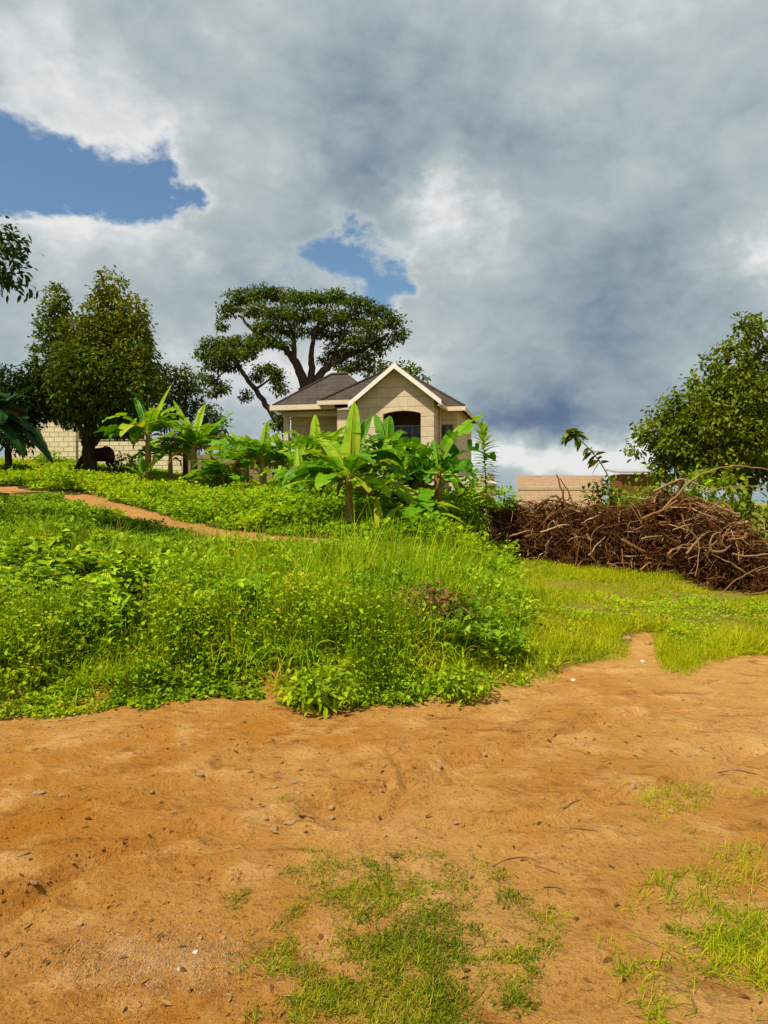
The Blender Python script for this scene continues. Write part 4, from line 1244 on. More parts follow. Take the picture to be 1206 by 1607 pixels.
# tussocks of long arching grass
n = 210
px = np.concatenate([rng.uniform(300, 520, 75), rng.uniform(560, 800, 95), rng.uniform(-20, 300, 40)]); py = np.concatenate([rng.uniform(875, 1040, 75), rng.uniform(880, 1060, 95), rng.uniform(985, 1090, 40)])
bx_, by_, hs_ = [], [], []
for a, b_ in zip(px, py):
    g_ = G(a, b_); k = int(rng.integers(30, 80)); sp_ = rng.uniform(.03, .09)
    bx_.append(g_.x + rng.normal(0, sp_, k)); by_.append(g_.y + rng.normal(0, sp_, k)); hs_.append(rng.uniform(.5, 1.15, k) * rng.uniform(.38, .80) * (0.6 if a < 300 else 1.0) * (1 - 0.5 * float(sst(680, 800, a))))
X = np.concatenate(bx_); Y = np.concatenate(by_); hl = np.concatenate(hs_); N = len(X)
mb = MB()
blades(mb, X, Y, hl, rng.uniform(0.008, 0.020, N), 38, 86, rng.uniform(0.25, 1.1, N), 0.62 + 0.5 * (patch(X, Y, 1.1, 66) - 0.5) + rng.normal(0, 0.16, N), 6)
tag(mb.solo('tussock_grass', M['grass'], (0, 0, 0)), 'clumps of long arching blades standing out of the bank vegetation', 'grass', kind='stuff')
# dry stalks
X, Y = scatter(700, pu(-40), pu(820), 5.5, 12, 0.2); m = edge_d(X, Y) > 0.15; X, Y = keep(X, Y, m); N = len(X)
mb = MB()
blades(mb, X, Y, rng.uniform(.15, .55, N), rng.uniform(0.004, 0.008, N), 15, 80, rng.uniform(0, .8, N), rng.uniform(0.1, 1.0, N), 4)
tag(mb.solo('dry_stalks', M['banana_dry'], (0, 0, 0)), 'dry tan stalks scattered through the bank vegetation', 'stalks', kind='stuff')

# (c) mixed leafy undergrowth over the slope up to the path
X, Y = scatter(34000, pu(-400), pu(830), 6.0, 19, 0.35)
d = edge_d(X, Y)
m = (d > 0.7) & (path_dist(X, Y) > 0.25 + 0.7 * patch(X, Y, 1.6, 70)) & (rng.random(len(X)) < sst(2.7, 0.5, X)) & (patch(X, Y, 1.5, 71) > 0.38 + 0.3 * broad_zone(X, Y))
X, Y = keep(X, Y, m); N = len(X)
mb = MB()
hp = (0.08 + 0.52 * sst(.25, .8, patch(X, Y, 1.3, 72))) * (0.25 + 0.75 * sst(2.2, 0.3, X)) * np.where(path_dist(X, Y) < 3.0, 0.30, 1.0)
leafy(mb, X, Y, hp, 7, 0.078 * np.repeat(0.4 + 1.3 * patch(X, Y, 1.3, 74), 7), 0.55, 0.38 + 0.75 * (patch(X, Y, 0.6, 73) - 0.45), -10, 60, True, 0.16)
tag(mb.solo('slope_undergrowth', M['broad'], (0, 0, 0)), 'mixed green undergrowth covering the slope below the footpath', 'undergrowth', kind='stuff')
# wispy stems over it
X, Y = scatter(9000, pu(-100), pu(830), 7.5, 18, 0.4)
m = (edge_d(X, Y) > 0.8) & (path_dist(X, Y) > 2.4) & (rng.random(len(X)) < sst(3.0, 1.0, X)) & (rng.random(len(X)) > broad_zone(X, Y) * .9); X, Y = keep(X, Y, m); N = len(X)
mb = MB()
blades(mb, X, Y, rng.uniform(0.25, 0.75, N), rng.uniform(0.006, 0.012, N), 45, 88, rng.uniform(0.05, 0.6, N), 0.62 + rng.normal(0, 0.22, N), 5)
tag(mb.solo('wispy_grass', M['grass'], (0, 0, 0)), 'wispy pale grass stems standing among the slope undergrowth', 'grass', kind='stuff')

# (d) bright low field crop between the path and the walls
X, Y = scatter(56000, pu(-400), pu(800), 12.5, 36, 0.55)
pdn = path_dist(X, Y)
beyond = (Y - np.interp(X, PATH[:, 0], PATH[:, 1])) > 0
m = beyond & (pdn > 0.7) & (X < 4.2) & (patch(X, Y, 0.9, 81) > 0.34)
X, Y = keep(X, Y, m); N = len(X)
mb = MB()
hp = (0.06 + 0.50 * sst(.2, .8, patch(X, Y, 0.9, 82))) * (1 - 0.5 * sst(23, 28, Y)) * np.where(pdn[m] < 1.8, 0.8, 1.0)
leafy(mb, X, Y, hp, 6, 0.115, 0.66, 0.50 + 0.7 * (patch(X, Y, 0.35, 83) - 0.42) + rng.normal(0, .06, N), 0, 60, None, 0.24)
tag(mb.solo('field_crop', M['crop'], (0, 0, 0)), 'bright green low crop filling the field in front of the walls', 'crop', kind='stuff')

# (e) short yellow-green verge grass in front of the branch heap
X, Y = scatter(250000, pu(640), pu(1650), 7.2, 21, 0.25)
d = edge_d(X, Y) + 0.5 * (patch(X, Y, 1.7, 91) - 0.5); u = X / Y
m = (d > 0.0) & (rng.random(len(X)) < 0.35 + 0.75 * sst(pu(700), pu(850), u)) & (patch(X, Y, 1.4, 92) + 0.6 * sst(0.0, 0.6, d) > 0.34) & (np.hypot(X - 3.15, (Y - 8.3) * 0.6) > 0.42)
X, Y = keep(X, Y, m); N = len(X); d = d[m]
mb = MB()
tuft = patch(X, Y, 1.0, 93)
hl = (0.05 + 0.20 * sst(0.3, 0.75, tuft)) * rng.uniform(0.5, 1.3, N) * (0.6 + 0.4 * sst(0, .5, d)) * (1 + 0.9 * sst(2.7, 3.4, X) * sst(9.8, 8.8, Y) * sst(5.2, 4.4, X))
blades(mb, X, Y, hl, rng.uniform(0.006, 0.012, N), 35, 85, rng.uniform(0.1, 0.8, N), 0.45 + 0.8 * (patch(X, Y, 0.7, 94) - 0.42) + rng.normal(0, 0.16, N), 4)
tag(mb.solo('verge_grass', M['verge'], (0, 0, 0)), 'short yellow-green verge grass between the dirt road and the dead branches', 'grass', kind='stuff')
# taller green tongue of verge right of the bare notch
n = 17000
px = rng.uniform(1028, 1330, n); py = rng.uniform(965, 1068, n)
Y = EYE * F / (py - HY) * 1.02; X = (px - CX) / F * Y
d = edge_d(X, Y); m = (d + 0.5 * (patch(X, Y, 3, 90) - .5) > 0.0) & (d < 2.2) & (patch(X, Y, 1.8, 98) + 0.25 * sst(0, .7, d) > 0.42); X, Y = keep(X, Y, m); N = len(X)
mb = MB()
blades(mb, X, Y, (0.03 + 0.20 * sst(.3, .8, patch(X, Y, 1.2, 99))) * rng.uniform(.4, 1.2, N) * (0.35 + 0.65 * sst(-.05, .6, edge_d(X, Y) + .4 * (patch(X, Y, 4, 97) - .5))), rng.uniform(0.005, 0.010, N), 45, 88, rng.uniform(0.05, 0.6, N), 0.30 + 0.6 * (patch(X, Y, 1.0, 94) - 0.3) + rng.normal(0, 0.15, N), 4)
tag(mb.solo('verge_tongue_grass', M['verge'], (0, 0, 0)), 'taller green tongue of grass right of the bare notch in the verge', 'grass', kind='stuff')
X, Y = scatter(13000, pu(760), pu(1650), 8.0, 19, 0.2)
m = (edge_d(X, Y) > 0.3) & (patch(X, Y, 1.1, 95) > 0.50); X, Y = keep(X, Y, m)
mb = MB()
leafy(mb, X, Y, 0.03 + 0.09 * patch(X, Y, 1.0, 96), 6, 0.04, 0.6, 0.55 + 0.5 * (patch(X, Y, .8, 97) - .5), 0, 60, None, 0.1)
tag(mb.solo('verge_weeds', M['weed'], (0, 0, 0)), 'small leafy weeds mixed into the verge grass', 'weeds', kind='stuff')

# (f) thin grass on the road: trodden patch at the bottom and sparse tufts at the right


def road_grass(name, label, cx, cy, rx, ry, n, hmin, hmax, thr, seed, mat='verge', dark=0.0):
    px = rng.uniform(cx - rx, cx + rx, n); py = rng.uniform(cy - ry, cy + ry, n)
    Yv = EYE * F / (py - HY); Xv = (px - CX) / F * Yv
    e = ((px - cx) / rx) ** 2 + ((py - cy) / ry) ** 2
    q_ = patch(Xv, Yv, 2.6, seed) * 0.5 + patch(Xv, Yv, 12.0, seed + 3) * 0.5 - thr - 0.26 * e
    m = rng.random(n) < 0.04 * (q_ > -0.12) * (e < 1) + sst(-0.09, 0.26, q_) * (e < 1.6)
    Xv, Yv = keep(Xv, Yv, m); N_ = len(Xv)
    mb_ = MB()
    blades(mb_, Xv, Yv, 0.016 + rng.uniform(hmin, hmax, N_) * (0.5 + patch(Xv, Yv, 5, seed + 5)), rng.uniform(0.0025, 0.0055, N_), 8, 70, rng.uniform(0, 0.6, N_), 0.38 - dark + 0.9 * (patch(Xv, Yv, 4.0, seed + 7) - 0.5) + rng.normal(0, 0.27, N_), 4, -0.004)
    tag(mb_.solo(name, M[mat], (0, 0, 0)), label, 'grass', kind='stuff')


road_grass('trodden_grass', 'thin trodden grass patch on the near part of the dirt road', 620, 1500, 270, 160, 85000, 0.004, 0.032, 0.34, 201, 'trodden', 0.0)
road_grass('sparse_grass', 'sparse grass creeping over the dirt at the near right corner', 1170, 1480, 260, 220, 38000, 0.010, 0.085, 0.48, 231, 'verge', 0.06)
road_grass('scattered_sprigs', 'scattered grass sprigs on the pale dirt at the right', 1040, 1265, 150, 60, 9000, 0.012, 0.045, 0.50, 251)

# ------------------------------------------------------------------ single plants
# broad-leaved weeds on the left of the bank


def broad_mesh(seed):
    mb_ = MB()
    ns = 6
    for s in range(ns):
        ph = rng.uniform(0, 6.28); ln = rng.uniform(0.05, 0.22); h = rng.uniform(0.28, 0.52)
        pts = curve_pts([(0, 0, 0), (math.cos(ph) * ln * .4, math.sin(ph) * ln * .4, h * .6), (math.cos(ph) * ln, math.sin(ph) * ln, h)], 7)
        mb_.tube(pts, np.linspace(.006, .003, 7), 4, 0.3)
        n = 9
        k = rng.uniform(0.3, 1.0, n)
        pos = np.array([pts[int(q * 6)] for q in k])
        Ls = rng.uniform(0.08, 0.16, n)
        mb_.strips(pos, hdir(n, -15, 40), Ls, Ls * 0.68, 5, [0.12, 0.95, 1.0, 0.6, 0.04], rng.uniform(.1, .5, n), 0.3, rng.normal(0, .3, n), np.clip(rng.normal(0.66, 0.22, n), 0, 1))
    return mb_.mesh('broadleaf_weed', M['broad'])


broad = [broad_mesh(i) for i in range(5)]
k = 0
while k < 84:
    px = random.uniform(-20, 330); py = random.uniform(872, 1008)
    if px > 200 and py > 960: continue
    g_ = G(px, py)
    o = link('broadleaf_weed', broad[k % 5], (g_.x, g_.y, g_.z - .02))
    o.rotation_euler = (0, 0, random.uniform(0, 6.28)); s = random.uniform(0.75, 1.2); o.scale = (s, s, s)
    tag(o, 'broad-leaved weed with oval leaves on the left of the bank', 'weed', 'broad-leaved weeds on the bank')
    k += 1


def bush(name, label, pos, rx, h, leaf, n, mat, cat='shrub', stems=6, lw=0.5, group=None, per=5):
    t = thing(name, pos, label, cat, group)
    s = MB(); tips = []
    for i in range(stems):
        ph = i * 2.4 + rng.uniform(-.4, .4); r = rx * rng.uniform(.2, .7)
        top_ = np.array(pos) + np.array([math.cos(ph) * r, math.sin(ph) * r, h * rng.uniform(.6, .95)])
        pts = curve_pts([np.array(pos), np.array(pos) + np.array([math.cos(ph) * r * .3, math.sin(ph) * r * .3, h * .4]), top_], 8)
        s.tube(pts, np.linspace(.014, .005, 8), 5)
    s.part('stem', M['green_stem'], t, True)
    f = crown_mb([((pos[0], pos[1], pos[2] + h * .55), (rx, rx, h * .5), n)], leaf, per, leaf * .7, inner=.5, lw=lw)
    f.part('foliage', M[mat], t)
    return t


bush('leafy_shrub', 'yellowing leafy shrub against the gate pillar', onground(748, 19.2), .50, 1.85, .11, 330, 'shrub')
bush('leafy_shrub', 'green shrub at the left end of the dead branches, below the fringed banana', onground(715, 17.6), .6, 1.25, .11, 330, 'crop')
bush('leafy_shrub', 'shaded low shrub touching the dead branches beside the gate pillar', onground(775, 18.6), .32, .75, .10, 110, 'shrub')
bush('leafy_shrub', 'small bright bush in the gap right of the gate pillar', onground(797, 26), .5, 1.5, .16, 90, 'crop')
bush('leafy_shrub', 'dark rounded shrub growing over the top of the dead branches', Vector((P(950, 0, 17.3).x, 17.3, ter(5.1, 17.3))), .62, 1.95, .14, 190, 'ficus', lw=.5)
bush('leafy_shrub', 'bright bush beside the hut roof at the left foot of the glossy tree', onground(1012, 21.5), .75, 2.3, .15, 170, 'crop')
bush('leafy_shrub', 'light green sapling in front of the glossy tree trunk', Vector((P(1095, 0, 15.8).x, 15.8, ter(6.7, 15.8))), .5, 2.0, .17, 120, 'crop', lw=.42)
bush('leafy_shrub', 'yellow-green shrub behind the right end of the dead branches', Vector((P(1145, 0, 15.5).x, 15.5, ter(7.3, 15.5))), .65, 2.1, .17, 150, 'shrub', lw=.42)
bush('leafy_shrub', 'dark undergrowth bush at the right frame edge beside the dead branches', Vector((P(1185, 0, 15.4).x, 15.4, ter(7.7, 15.4))), .8, 1.5, .14, 230, 'ficus')
bush('leafy_shrub', 'low bright green bush at the right frame edge below the glossy tree', Vector((P(1200, 0, 14.2).x, 14.2, ter(7.3, 14.2))), .45, .75, .12, 130, 'crop')
bush('leafy_shrub', 'olive shrub rising behind the middle of the dead branches', Vector((P(1030, 0, 16.4).x, 16.4, ter(6.0, 16.4))), .6, 1.9, .13, 210, 'ficus')
bush('leafy_shrub', 'yellowish shrub rising behind the dark peak of the dead branches', Vector((P(1085, 0, 16.0).x, 16.0, ter(6.7, 16.0))), .55, 2.2, .15, 190, 'shrub', lw=.4)
bush('leafy_shrub', 'dark bush behind the cow by the low cream wall', onground(196, 29.6), .6, .8, .16, 90, 'broad')
bush('leafy_shrub', 'dark green clump beside the short red-stemmed banana', onground(590, 20.5), .7, .9, .14, 160, 'crop')
bush('leafy_shrub', 'dense shrub between the veranda banana and the tall tan-stemmed banana', onground(520, 18.5), .8, .95, .14, 190, 'broad')
bush('leafy_shrub', 'low leafy clump under the shade-coloured wall left of the dark-stemmed banana', onground(350, 25.5), .9, .75, .16, 150, 'broad')
bush('leafy_shrub', 'low clump beside the taller cream wall', onground(75, 32.5), .6, .7, .16, 80, 'crop')
bush('leafy_shrub', 'round dark clump at the upper edge of the footpath', onground(255, 19.0), .5, .50, .11, 120, 'broad')

# the plant leaning over the bank edge with its shadow on the dirt
g_ = G(500, 1104)
t = bush('overhanging_plant', 'pale leafy plant leaning off the bank edge over the dirt road', (g_.x, g_.y - .10, g_.z + .02), .30, .24, .062, 130, 'weed', 'weed', 7, .5)
g_ = G(715, 1092)
bush('overhanging_plant', 'rounded low plant at the bank edge casting a dark shadow, right of the bare notch', (g_.x, g_.y, g_.z), .30, .20, .045, 150, 'weed', 'weed', 6, .6)
# dead patch of weeds
g_ = G(675, 1000)
t = bush('withered_weed', 'withered brown weed clump in the green bank', (g_.x, g_.y, g_.z + .1), .28, .36, .09, 110, 'banana_dry', 'weed', 8, .3)

# tall weed with whorled narrow leaves


def tall_weed():
    Yw = 18.2
    pos = onground(762, Yw); topz = P(757, 668, Yw)
    t = thing('tall_weed', pos, 'tall single-stemmed weed with rows of narrow leaves right of the house', 'weed')
    s = MB()
    pts = curve_pts([np.array(pos), np.array(pos) + np.array([.02, 0, (topz.z - pos.z) * .5]), np.array(topz)], 14)
    s.tube(pts, np.linspace(.022, .006, 14), 6); s.part('stem', M['green_stem'], t, True)
    f = MB()
    n = 120
    k = np.linspace(0.42, 1.0, n)
    ctr = np.stack([np.interp(k, np.linspace(0, 1, 14), pts[:, i]) for i in range(3)], 1)
    ph = np.arange(n) * 2.4
    e = np.radians(np.interp(k, [0.4, 0.8, 1.0], [-5, 20, 62]))
    dv = np.stack([np.cos(ph) * np.cos(e), np.sin(ph) * np.cos(e), np.sin(e)], 1)
    Ls = 1.2 * np.interp(k, [.42, .7, .9, 1], [.30, .38, .36, .2]) * rng.uniform(.8, 1.1, n)
    f.strips(ctr, dv, Ls, Ls * .25, 5, [.3, .9, 1, .7, .05], .22, .25, None, np.clip(.55 + rng.normal(0, .15, n) + .25 * (k < .6), 0, 1))
    f.part('foliage', M['crop'], t)


tall_weed()


def leaning_shoot():
    Ys = 17.0
    ctrl = [P(985, 835, Ys), P(966, 775, Ys), P(948, 735, Ys), P(925, 705, Ys), P(900, 682, Ys), P(888, 680, Ys)]
    t = thing('leaning_shoot', ctrl[0], 'arching leafy shoot with hanging oval leaves against the sky above the dead branches', 'shoot')
    pts = curve_pts(ctrl, 24)
    s = MB(); s.tube(pts, np.linspace(.022, .006, 24), 6); s.part('stem', M['green_stem'], t, True)
    f = MB(); n = 54
    k = np.sort(rng.uniform(.42, 1.0, n))
    ctr = np.stack([np.interp(k, np.linspace(0, 1, 24), pts[:, i]) for i in range(3)], 1)
    sd_ = np.where(np.arange(n) % 2 == 0, 1, -1)
    dv = np.stack([sd_ * .55 + rng.normal(0, .3, n) - .1, rng.normal(0, .6, n), np.where(sd_ > 0, .35, -.7) + rng.normal(0, .25, n)], 1)
    Ls = rng.uniform(.20, .32, n)
    f.strips(ctr, dv, Ls, Ls * .45, 5, [.15, .9, 1, .7, .05], .25, .25, rng.normal(0, .5, n), np.clip(rng.normal(.45, .2, n), 0, 1))
    f.part('foliage', M['ficus'], t)


leaning_shoot()

# ------------------------------------------------------------------ heap of dead branches
HEAP = [  # px, base row, distance, top row
    (782, 868, 18.2, 806), (830, 872, 17.6, 800), (880, 882, 16.8, 797), (930, 890, 16.0, 804), (980, 888, 15.6, 802), (1030, 893, 15.0, 793), (1070, 905, 14.2, 772), (1110, 916, 13.4, 786), (1150, 922, 12.9, 806), (1195, 924, 12.6, 840), (1240, 926, 12.4, 870)]
hx_ = np.array([(h[0] - CX) / F * h[2] for h in HEAP]); hy_ = np.array([h[2] for h in HEAP])
hh_ = np.array([(EYE + (HY - h[3]) / F * h[2]) - ter((h[0] - CX) / F * h[2], h[2]) for h in HEAP])
hk = np.linspace(0, 1, len(HEAP))


def heap_frame(k):
    return np.interp(k, hk, hx_), np.interp(k, hk, hy_), np.interp(k, hk, hh_)


def heap_points(n, shell=True):
    """points on the surface (or inside) of the long mound, with outward direction"""
    k = rng.random(n)
    x, y, h = heap_frame(k)
    a = rng.uniform(-0.15, math.pi * 0.92, n)        # 0 = front foot, pi/2 = crest
    r = rng.uniform(0.80, 1.06, n) if shell else rng.uniform(0.1, 0.95, n)
    wdt = 0.75
    cy = -np.cos(a) * wdt * r
    cz = np.maximum(np.sin(a), 0.0) ** 0.8 * h * r
    lump = 1 + 0.25 * (fbm(x * 2.2, cz * 2.2, 3, 77) - 0.5)
    X_ = x + rng.normal(0, .05, n) + 0.25 * cy; Y_ = y + 0.75 + cy
    return np.stack([X_, Y_, terrain(X_, Y_) * 0 + terrain(x, y) + cz * lump], 1), np.stack([0.2 * np.ones(n), -np.cos(a), np.sin(a)], 1)


def build_heap():
    mb_ = MB()
    # core added to block light; its near-black tint paints the inner shade
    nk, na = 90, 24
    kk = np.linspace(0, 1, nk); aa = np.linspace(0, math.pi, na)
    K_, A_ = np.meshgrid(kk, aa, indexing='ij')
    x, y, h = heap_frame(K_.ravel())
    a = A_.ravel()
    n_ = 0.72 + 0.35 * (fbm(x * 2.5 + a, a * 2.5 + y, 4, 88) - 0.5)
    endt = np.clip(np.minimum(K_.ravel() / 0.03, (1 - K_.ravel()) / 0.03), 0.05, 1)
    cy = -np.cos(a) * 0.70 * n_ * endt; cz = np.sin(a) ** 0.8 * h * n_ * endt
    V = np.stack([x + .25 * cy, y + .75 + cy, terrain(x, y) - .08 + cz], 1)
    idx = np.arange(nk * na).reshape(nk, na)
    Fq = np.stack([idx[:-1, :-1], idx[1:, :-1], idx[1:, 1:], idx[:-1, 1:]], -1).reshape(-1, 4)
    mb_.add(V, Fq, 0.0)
    # tangled thin twigs
    n = 5200
    p, o_ = heap_points(n)
    for i in range(n):
        L = rng.uniform(.18, .75)
        dv = rng.normal(size=3); dv[2] *= .75; dv -= o_[i] * np.dot(dv, o_[i]) * .7; dv += o_[i] * rng.uniform(-.1, .35)
        dv /= np.linalg.norm(dv)
        bend = rng.normal(size=3) * .22 * L
        a0 = p[i] - dv * L * .5
        pts = np.array([a0, a0 + dv * L * .33 + bend * .8, a0 + dv * L * .66 + bend, a0 + dv * L])
        pts[:, 2] = np.maximum(pts[:, 2], ter(pts[1, 0], pts[1, 1]) + .01) if pts[:, 2].min() < 0.5 else pts[:, 2]
        r = rng.uniform(.003, .009) * (2.2 if rng.random() < .12 else 1.0)
        mb_.tube(pts, np.array([1, .9, .75, .5]) * r, 4, np.clip(rng.normal(.42, .26), 0, 1))
    # dry leaves and bark flakes caught in it
    n = 9000
    p, o_ = heap_points(n)
    p -= o_ * rng.uniform(0, .15, n)[:, None]
    mb_.strips(p, ball(n), rng.uniform(.05, .14, n), rng.uniform(.02, .06, n), 3, [.3, 1, .1], rng.uniform(-.3, .6, n), .4, rng.normal(0, .8, n), np.clip(rng.normal(.30, .24, n), 0, 1))
    tag(mb_.solo('dead_brush', M['brush'], (0, 0, 0)), 'tangled mass of brown dead twigs and dry leaves along the verge', 'brush', kind='stuff')


build_heap()

# the larger branches one can pick out
LAB = 'bare dead branch lying in the brown branch heap beside the verge'


def branch(ctrl, r0, r1, tint, label=LAB, group='dead branches in the heap', forks=1, name='dead_branch'):
    mb_ = MB()
    n = 5 * len(ctrl)
    pts = curve_pts(ctrl, n)
    L = np.linalg.norm(pts[-1] - pts[0])
    pts = pts + np.stack([fbm(np.linspace(0, L * 9, n), np.full(n, rng.uniform(0, 99)), 2, 300) - .5 for _ in range(3)], 1) * min(r0 * 3, .07)
    mb_.tube(pts, np.linspace(r0, r1, n) * (1 + rng.normal(0, .05, n)), 6, np.clip(tint + rng.normal(0, .05), 0, 1))
    for f in range(forks):
        i = int(n * rng.uniform(.35, .8))
        dv = (pts[min(i + 2, n - 1)] - pts[i]); dv /= np.linalg.norm(dv) + 1e-9
        dv = dv + rng.normal(size=3) * .6; dv /= np.linalg.norm(dv)
        q = np.array([pts[i], pts[i] + dv * L * .15 + rng.normal(size=3) * .02, pts[i] + dv * L * .32])
        mb_.tube(q, np.array([.6, .45, .25]) * r0, 5, np.clip(tint, 0, 1))
    o = mb_.solo(name, M['dead_wood'], tuple(pts[0]), True)
    return tag(o, label, 'branch', group)


def px_branch(lst, Y, r0, r1, tint, label=LAB, group='dead branches in the heap', forks=1):
    r0 *= .62; r1 *= .62; tint = tint * .85
    ctrl = [P(a, b_, (Y[i] if isinstance(Y, (list, tuple)) else Y)) for i, (a, b_) in enumerate(lst)]
    return branch(ctrl, r0, r1, tint, label, group, forks)


px_branch([(1040, 800), (1070, 770), (1100, 745), (1140, 733), (1180, 733), (1225, 742)], 13.2, .034, .016, .8, 'long pale branch arching over the right end of the heap towards the frame edge', None, 0)
px_branch([(1110, 775), (1140, 765), (1180, 763), (1225, 772)], 13.0, .018, .008, .85, 'thin pale branch below the arching one at the right of the heap', None, 0)
px_branch([(1070, 806), (1076, 824), (1096, 848), (1097, 880), (1092, 905)], 12.85, .020, .012, .95, 'pale bent branch hanging in front of the heap and crossed by a short stick', None, 0)
px_branch([(1056, 832), (1075, 826), (1086, 822)], 12.8, .016, .010, .9, 'short pale stick crossing the bent hanging branch', None, 0)
px_branch([(888, 792), (882, 770), (873, 745)], 16.2, .045, .022, .55, 'forked stick poking up from the heap in front of the red brick wall', None, 1)
px_branch([(905, 800), (893, 775), (880, 752)], 16.1, .035, .018, .45, 'slanting dark stick beside the forked one in front of the brick wall', None, 0)
px_branch([(1008, 812), (1040, 800), (1065, 786)], 13.9, .050, .035, .6, 'thick sloping branch on top of the heap', None, 0)
px_branch([(988, 788), (998, 798), (1006, 810)], 14.4, .028, .020, .75, 'short pale stub meeting the thick sloping branch', None, 0)
px_branch([(948, 822), (930, 838), (928, 862), (935, 880), (950, 892)], 14.9, .016, .010, .65, 'thin looped branch curving down the middle of the heap', None, 0)
px_branch([(1120, 866), (1114, 850), (1122, 838), (1132, 836)], 12.5, .028, .016, .8, 'hooked pale branch near the right end of the heap', None, 0)
px_branch([(1140, 862), (1133, 852), (1138, 838), (1148, 850)], 12.4, .018, .012, .75, 'small looped stick beside the hooked branch', None, 0)
px_branch([(1125, 795), (1140, 802), (1160, 806)], 13.0, .055, .040, .85, 'pale split log end at the top right of the heap', None, 0)
px_branch([(1150, 868), (1180, 872), (1215, 870)], 12.2, .030, .022, .85, 'pale straight branch lying level at the right end of the heap', None, 0)
px_branch([(788, 868), (787, 835), (784, 800)], 17.9, .012, .007, .75, 'thin pale upright stick at the left end of the heap', None, 0)
px_branch([(1130, 935), (1150, 915), (1180, 896), (1200, 888)], 11.9, .018, .010, .7, 'thin crooked branch trailing onto the grass at the right end of the heap', None, 1)
for i in range(135):
    p, o_ = heap_points(1)
    p = p[0] + o_[0] * .07; o_ = o_[0]
    k = rng.random()
    L = rng.uniform(.4, 1.25)
    dv = np.array([rng.normal(0, 1), rng.normal(0, .45), rng.normal(0, .55)]); dv -= o_ * np.dot(dv, o_) * .8; dv /= np.linalg.norm(dv)
    b_ = rng.normal(size=3) * .13 * L + o_ * .06
    a0 = p - dv * L / 2; a1_ = p + dv * L / 2
    zmin = ter(p[0], p[1]) + .03
    ctrl = [a0, a0 + dv * L * .35 + b_, a0 + dv * L * .7 + b_ * .6, a1_]
    for c_ in ctrl: c_[2] = max(c_[2], zmin)
    branch(ctrl, rng.uniform(.010, .034), .006, float(np.clip(rng.normal(.50, .25), 0.05, 1)), forks=int(rng.integers(0, 3)))

for i in range(34):
    p, o_ = heap_points(1)
    p = p[0] + o_[0] * .03; o_ = o_[0]
    L = rng.uniform(.35, .9)
    dv = np.array([rng.normal(0, 1), rng.normal(0, .6), rng.normal(0, .5)]); dv /= np.linalg.norm(dv)
    a0 = p - dv * L / 2; zmin = ter(p[0], p[1]) + .05
    ctrl = [a0, a0 + dv * L * .5 + rng.normal(size=3) * .06, a0 + dv * L]
    for c_ in ctrl: c_[2] = max(c_[2], zmin)
    branch(ctrl, rng.uniform(.028, .05), .018, float(rng.uniform(0.05, .6)), 'thick broken limb wedged in the brown branch heap', 'broken limbs in the heap', forks=2)

# ------------------------------------------------------------------ small things on the road


def tuft_mesh(n, h, spread, seed, lo=30, hi=85):
    mb_ = MB()
    base = np.stack([rng.normal(0, spread, n), rng.normal(0, spread, n), np.full(n, -.01)], 1)
    mb_.strips(base, hdir(n, lo, hi), rng.uniform(.4, 1.2, n) * h, rng.uniform(.002, .0045, n), 5, np.linspace(1, .1, 5), rng.uniform(.1, .8, n), 0, rng.normal(0, .5, n), np.clip(rng.normal(.5, .25, n), 0, 1))
    return mb_.mesh('grass_tuft', M['verge'])


for px, py, h, sp_, n, lab in [
    (455, 1258, .085, .035, 70, 'small green grass tuft on bare dirt left of the stony streak'),
    (402, 1245, .05, .025, 35, 'tiny grass tuft just left of the small green one'),
    (1035, 1262, .09, .08, 120, 'wide low grass tuft on the pale dirt at the right'),
    (1010, 1240, .07, .05, 80, 'grass tuft behind the wide low one'),
    (1070, 1268, .06, .04, 60, 'low grass tuft to the right of the wide one'),
    (895, 1238, .04, .05, 40, 'flat dry-looking grass sprig on the dirt below the bare notch'),
    (828, 1325, .04, .05, 50, 'flat brownish grass sprig near the fallen twigs'),
    (920, 1338, .045, .025, 45, 'small bright grass sprig right of the brownish one'),
    (875, 1447, .12, .03, 60, 'thin fan-shaped grass tuft at the edge of the trodden patch'),
    (1006, 1372, .10, .008, 8, 'single pair of upright grass blades on the bare dirt'),
    (1108, 1420, .16, .03, 55, 'upright grass tuft with tall stalks at the right'),
    (1165, 1385, .20, .07, 110, 'tall bright grass tuft close to the right frame edge'),
    (1190, 1350, .14, .06, 80, 'grass tuft behind the tall bright one at the right frame edge'),
    (1195, 1250, .10, .05, 70, 'grass tuft at the right frame edge below the verge'),
    (1075, 1385, .07, .05, 60, 'low spreading grass tuft left of the upright stalks'),
    (955, 1490, .10, .04, 60, 'grass tuft with long flattened blades near the bottom right'),
    (1010, 1555, .13, .05, 70, 'dark grass tuft with fallen stalks at the bottom right'),
    (1180, 1470, .17, .06, 90, 'long-bladed grass tuft low at the right frame edge'),
    (1070, 1060, .10, .06, 90, 'grass tuft at the tip of the verge next to the bare notch'),
    (780, 1590, .06, .06, 70, 'grass tuft at the bottom of the frame right of the trodden patch'),
]:
    g_ = G(px, py)
    o = link('grass_tuft', tuft_mesh(n, h, sp_, 0), (g_.x, g_.y, g_.z - .004))
    tag(o, lab, 'grass tuft')


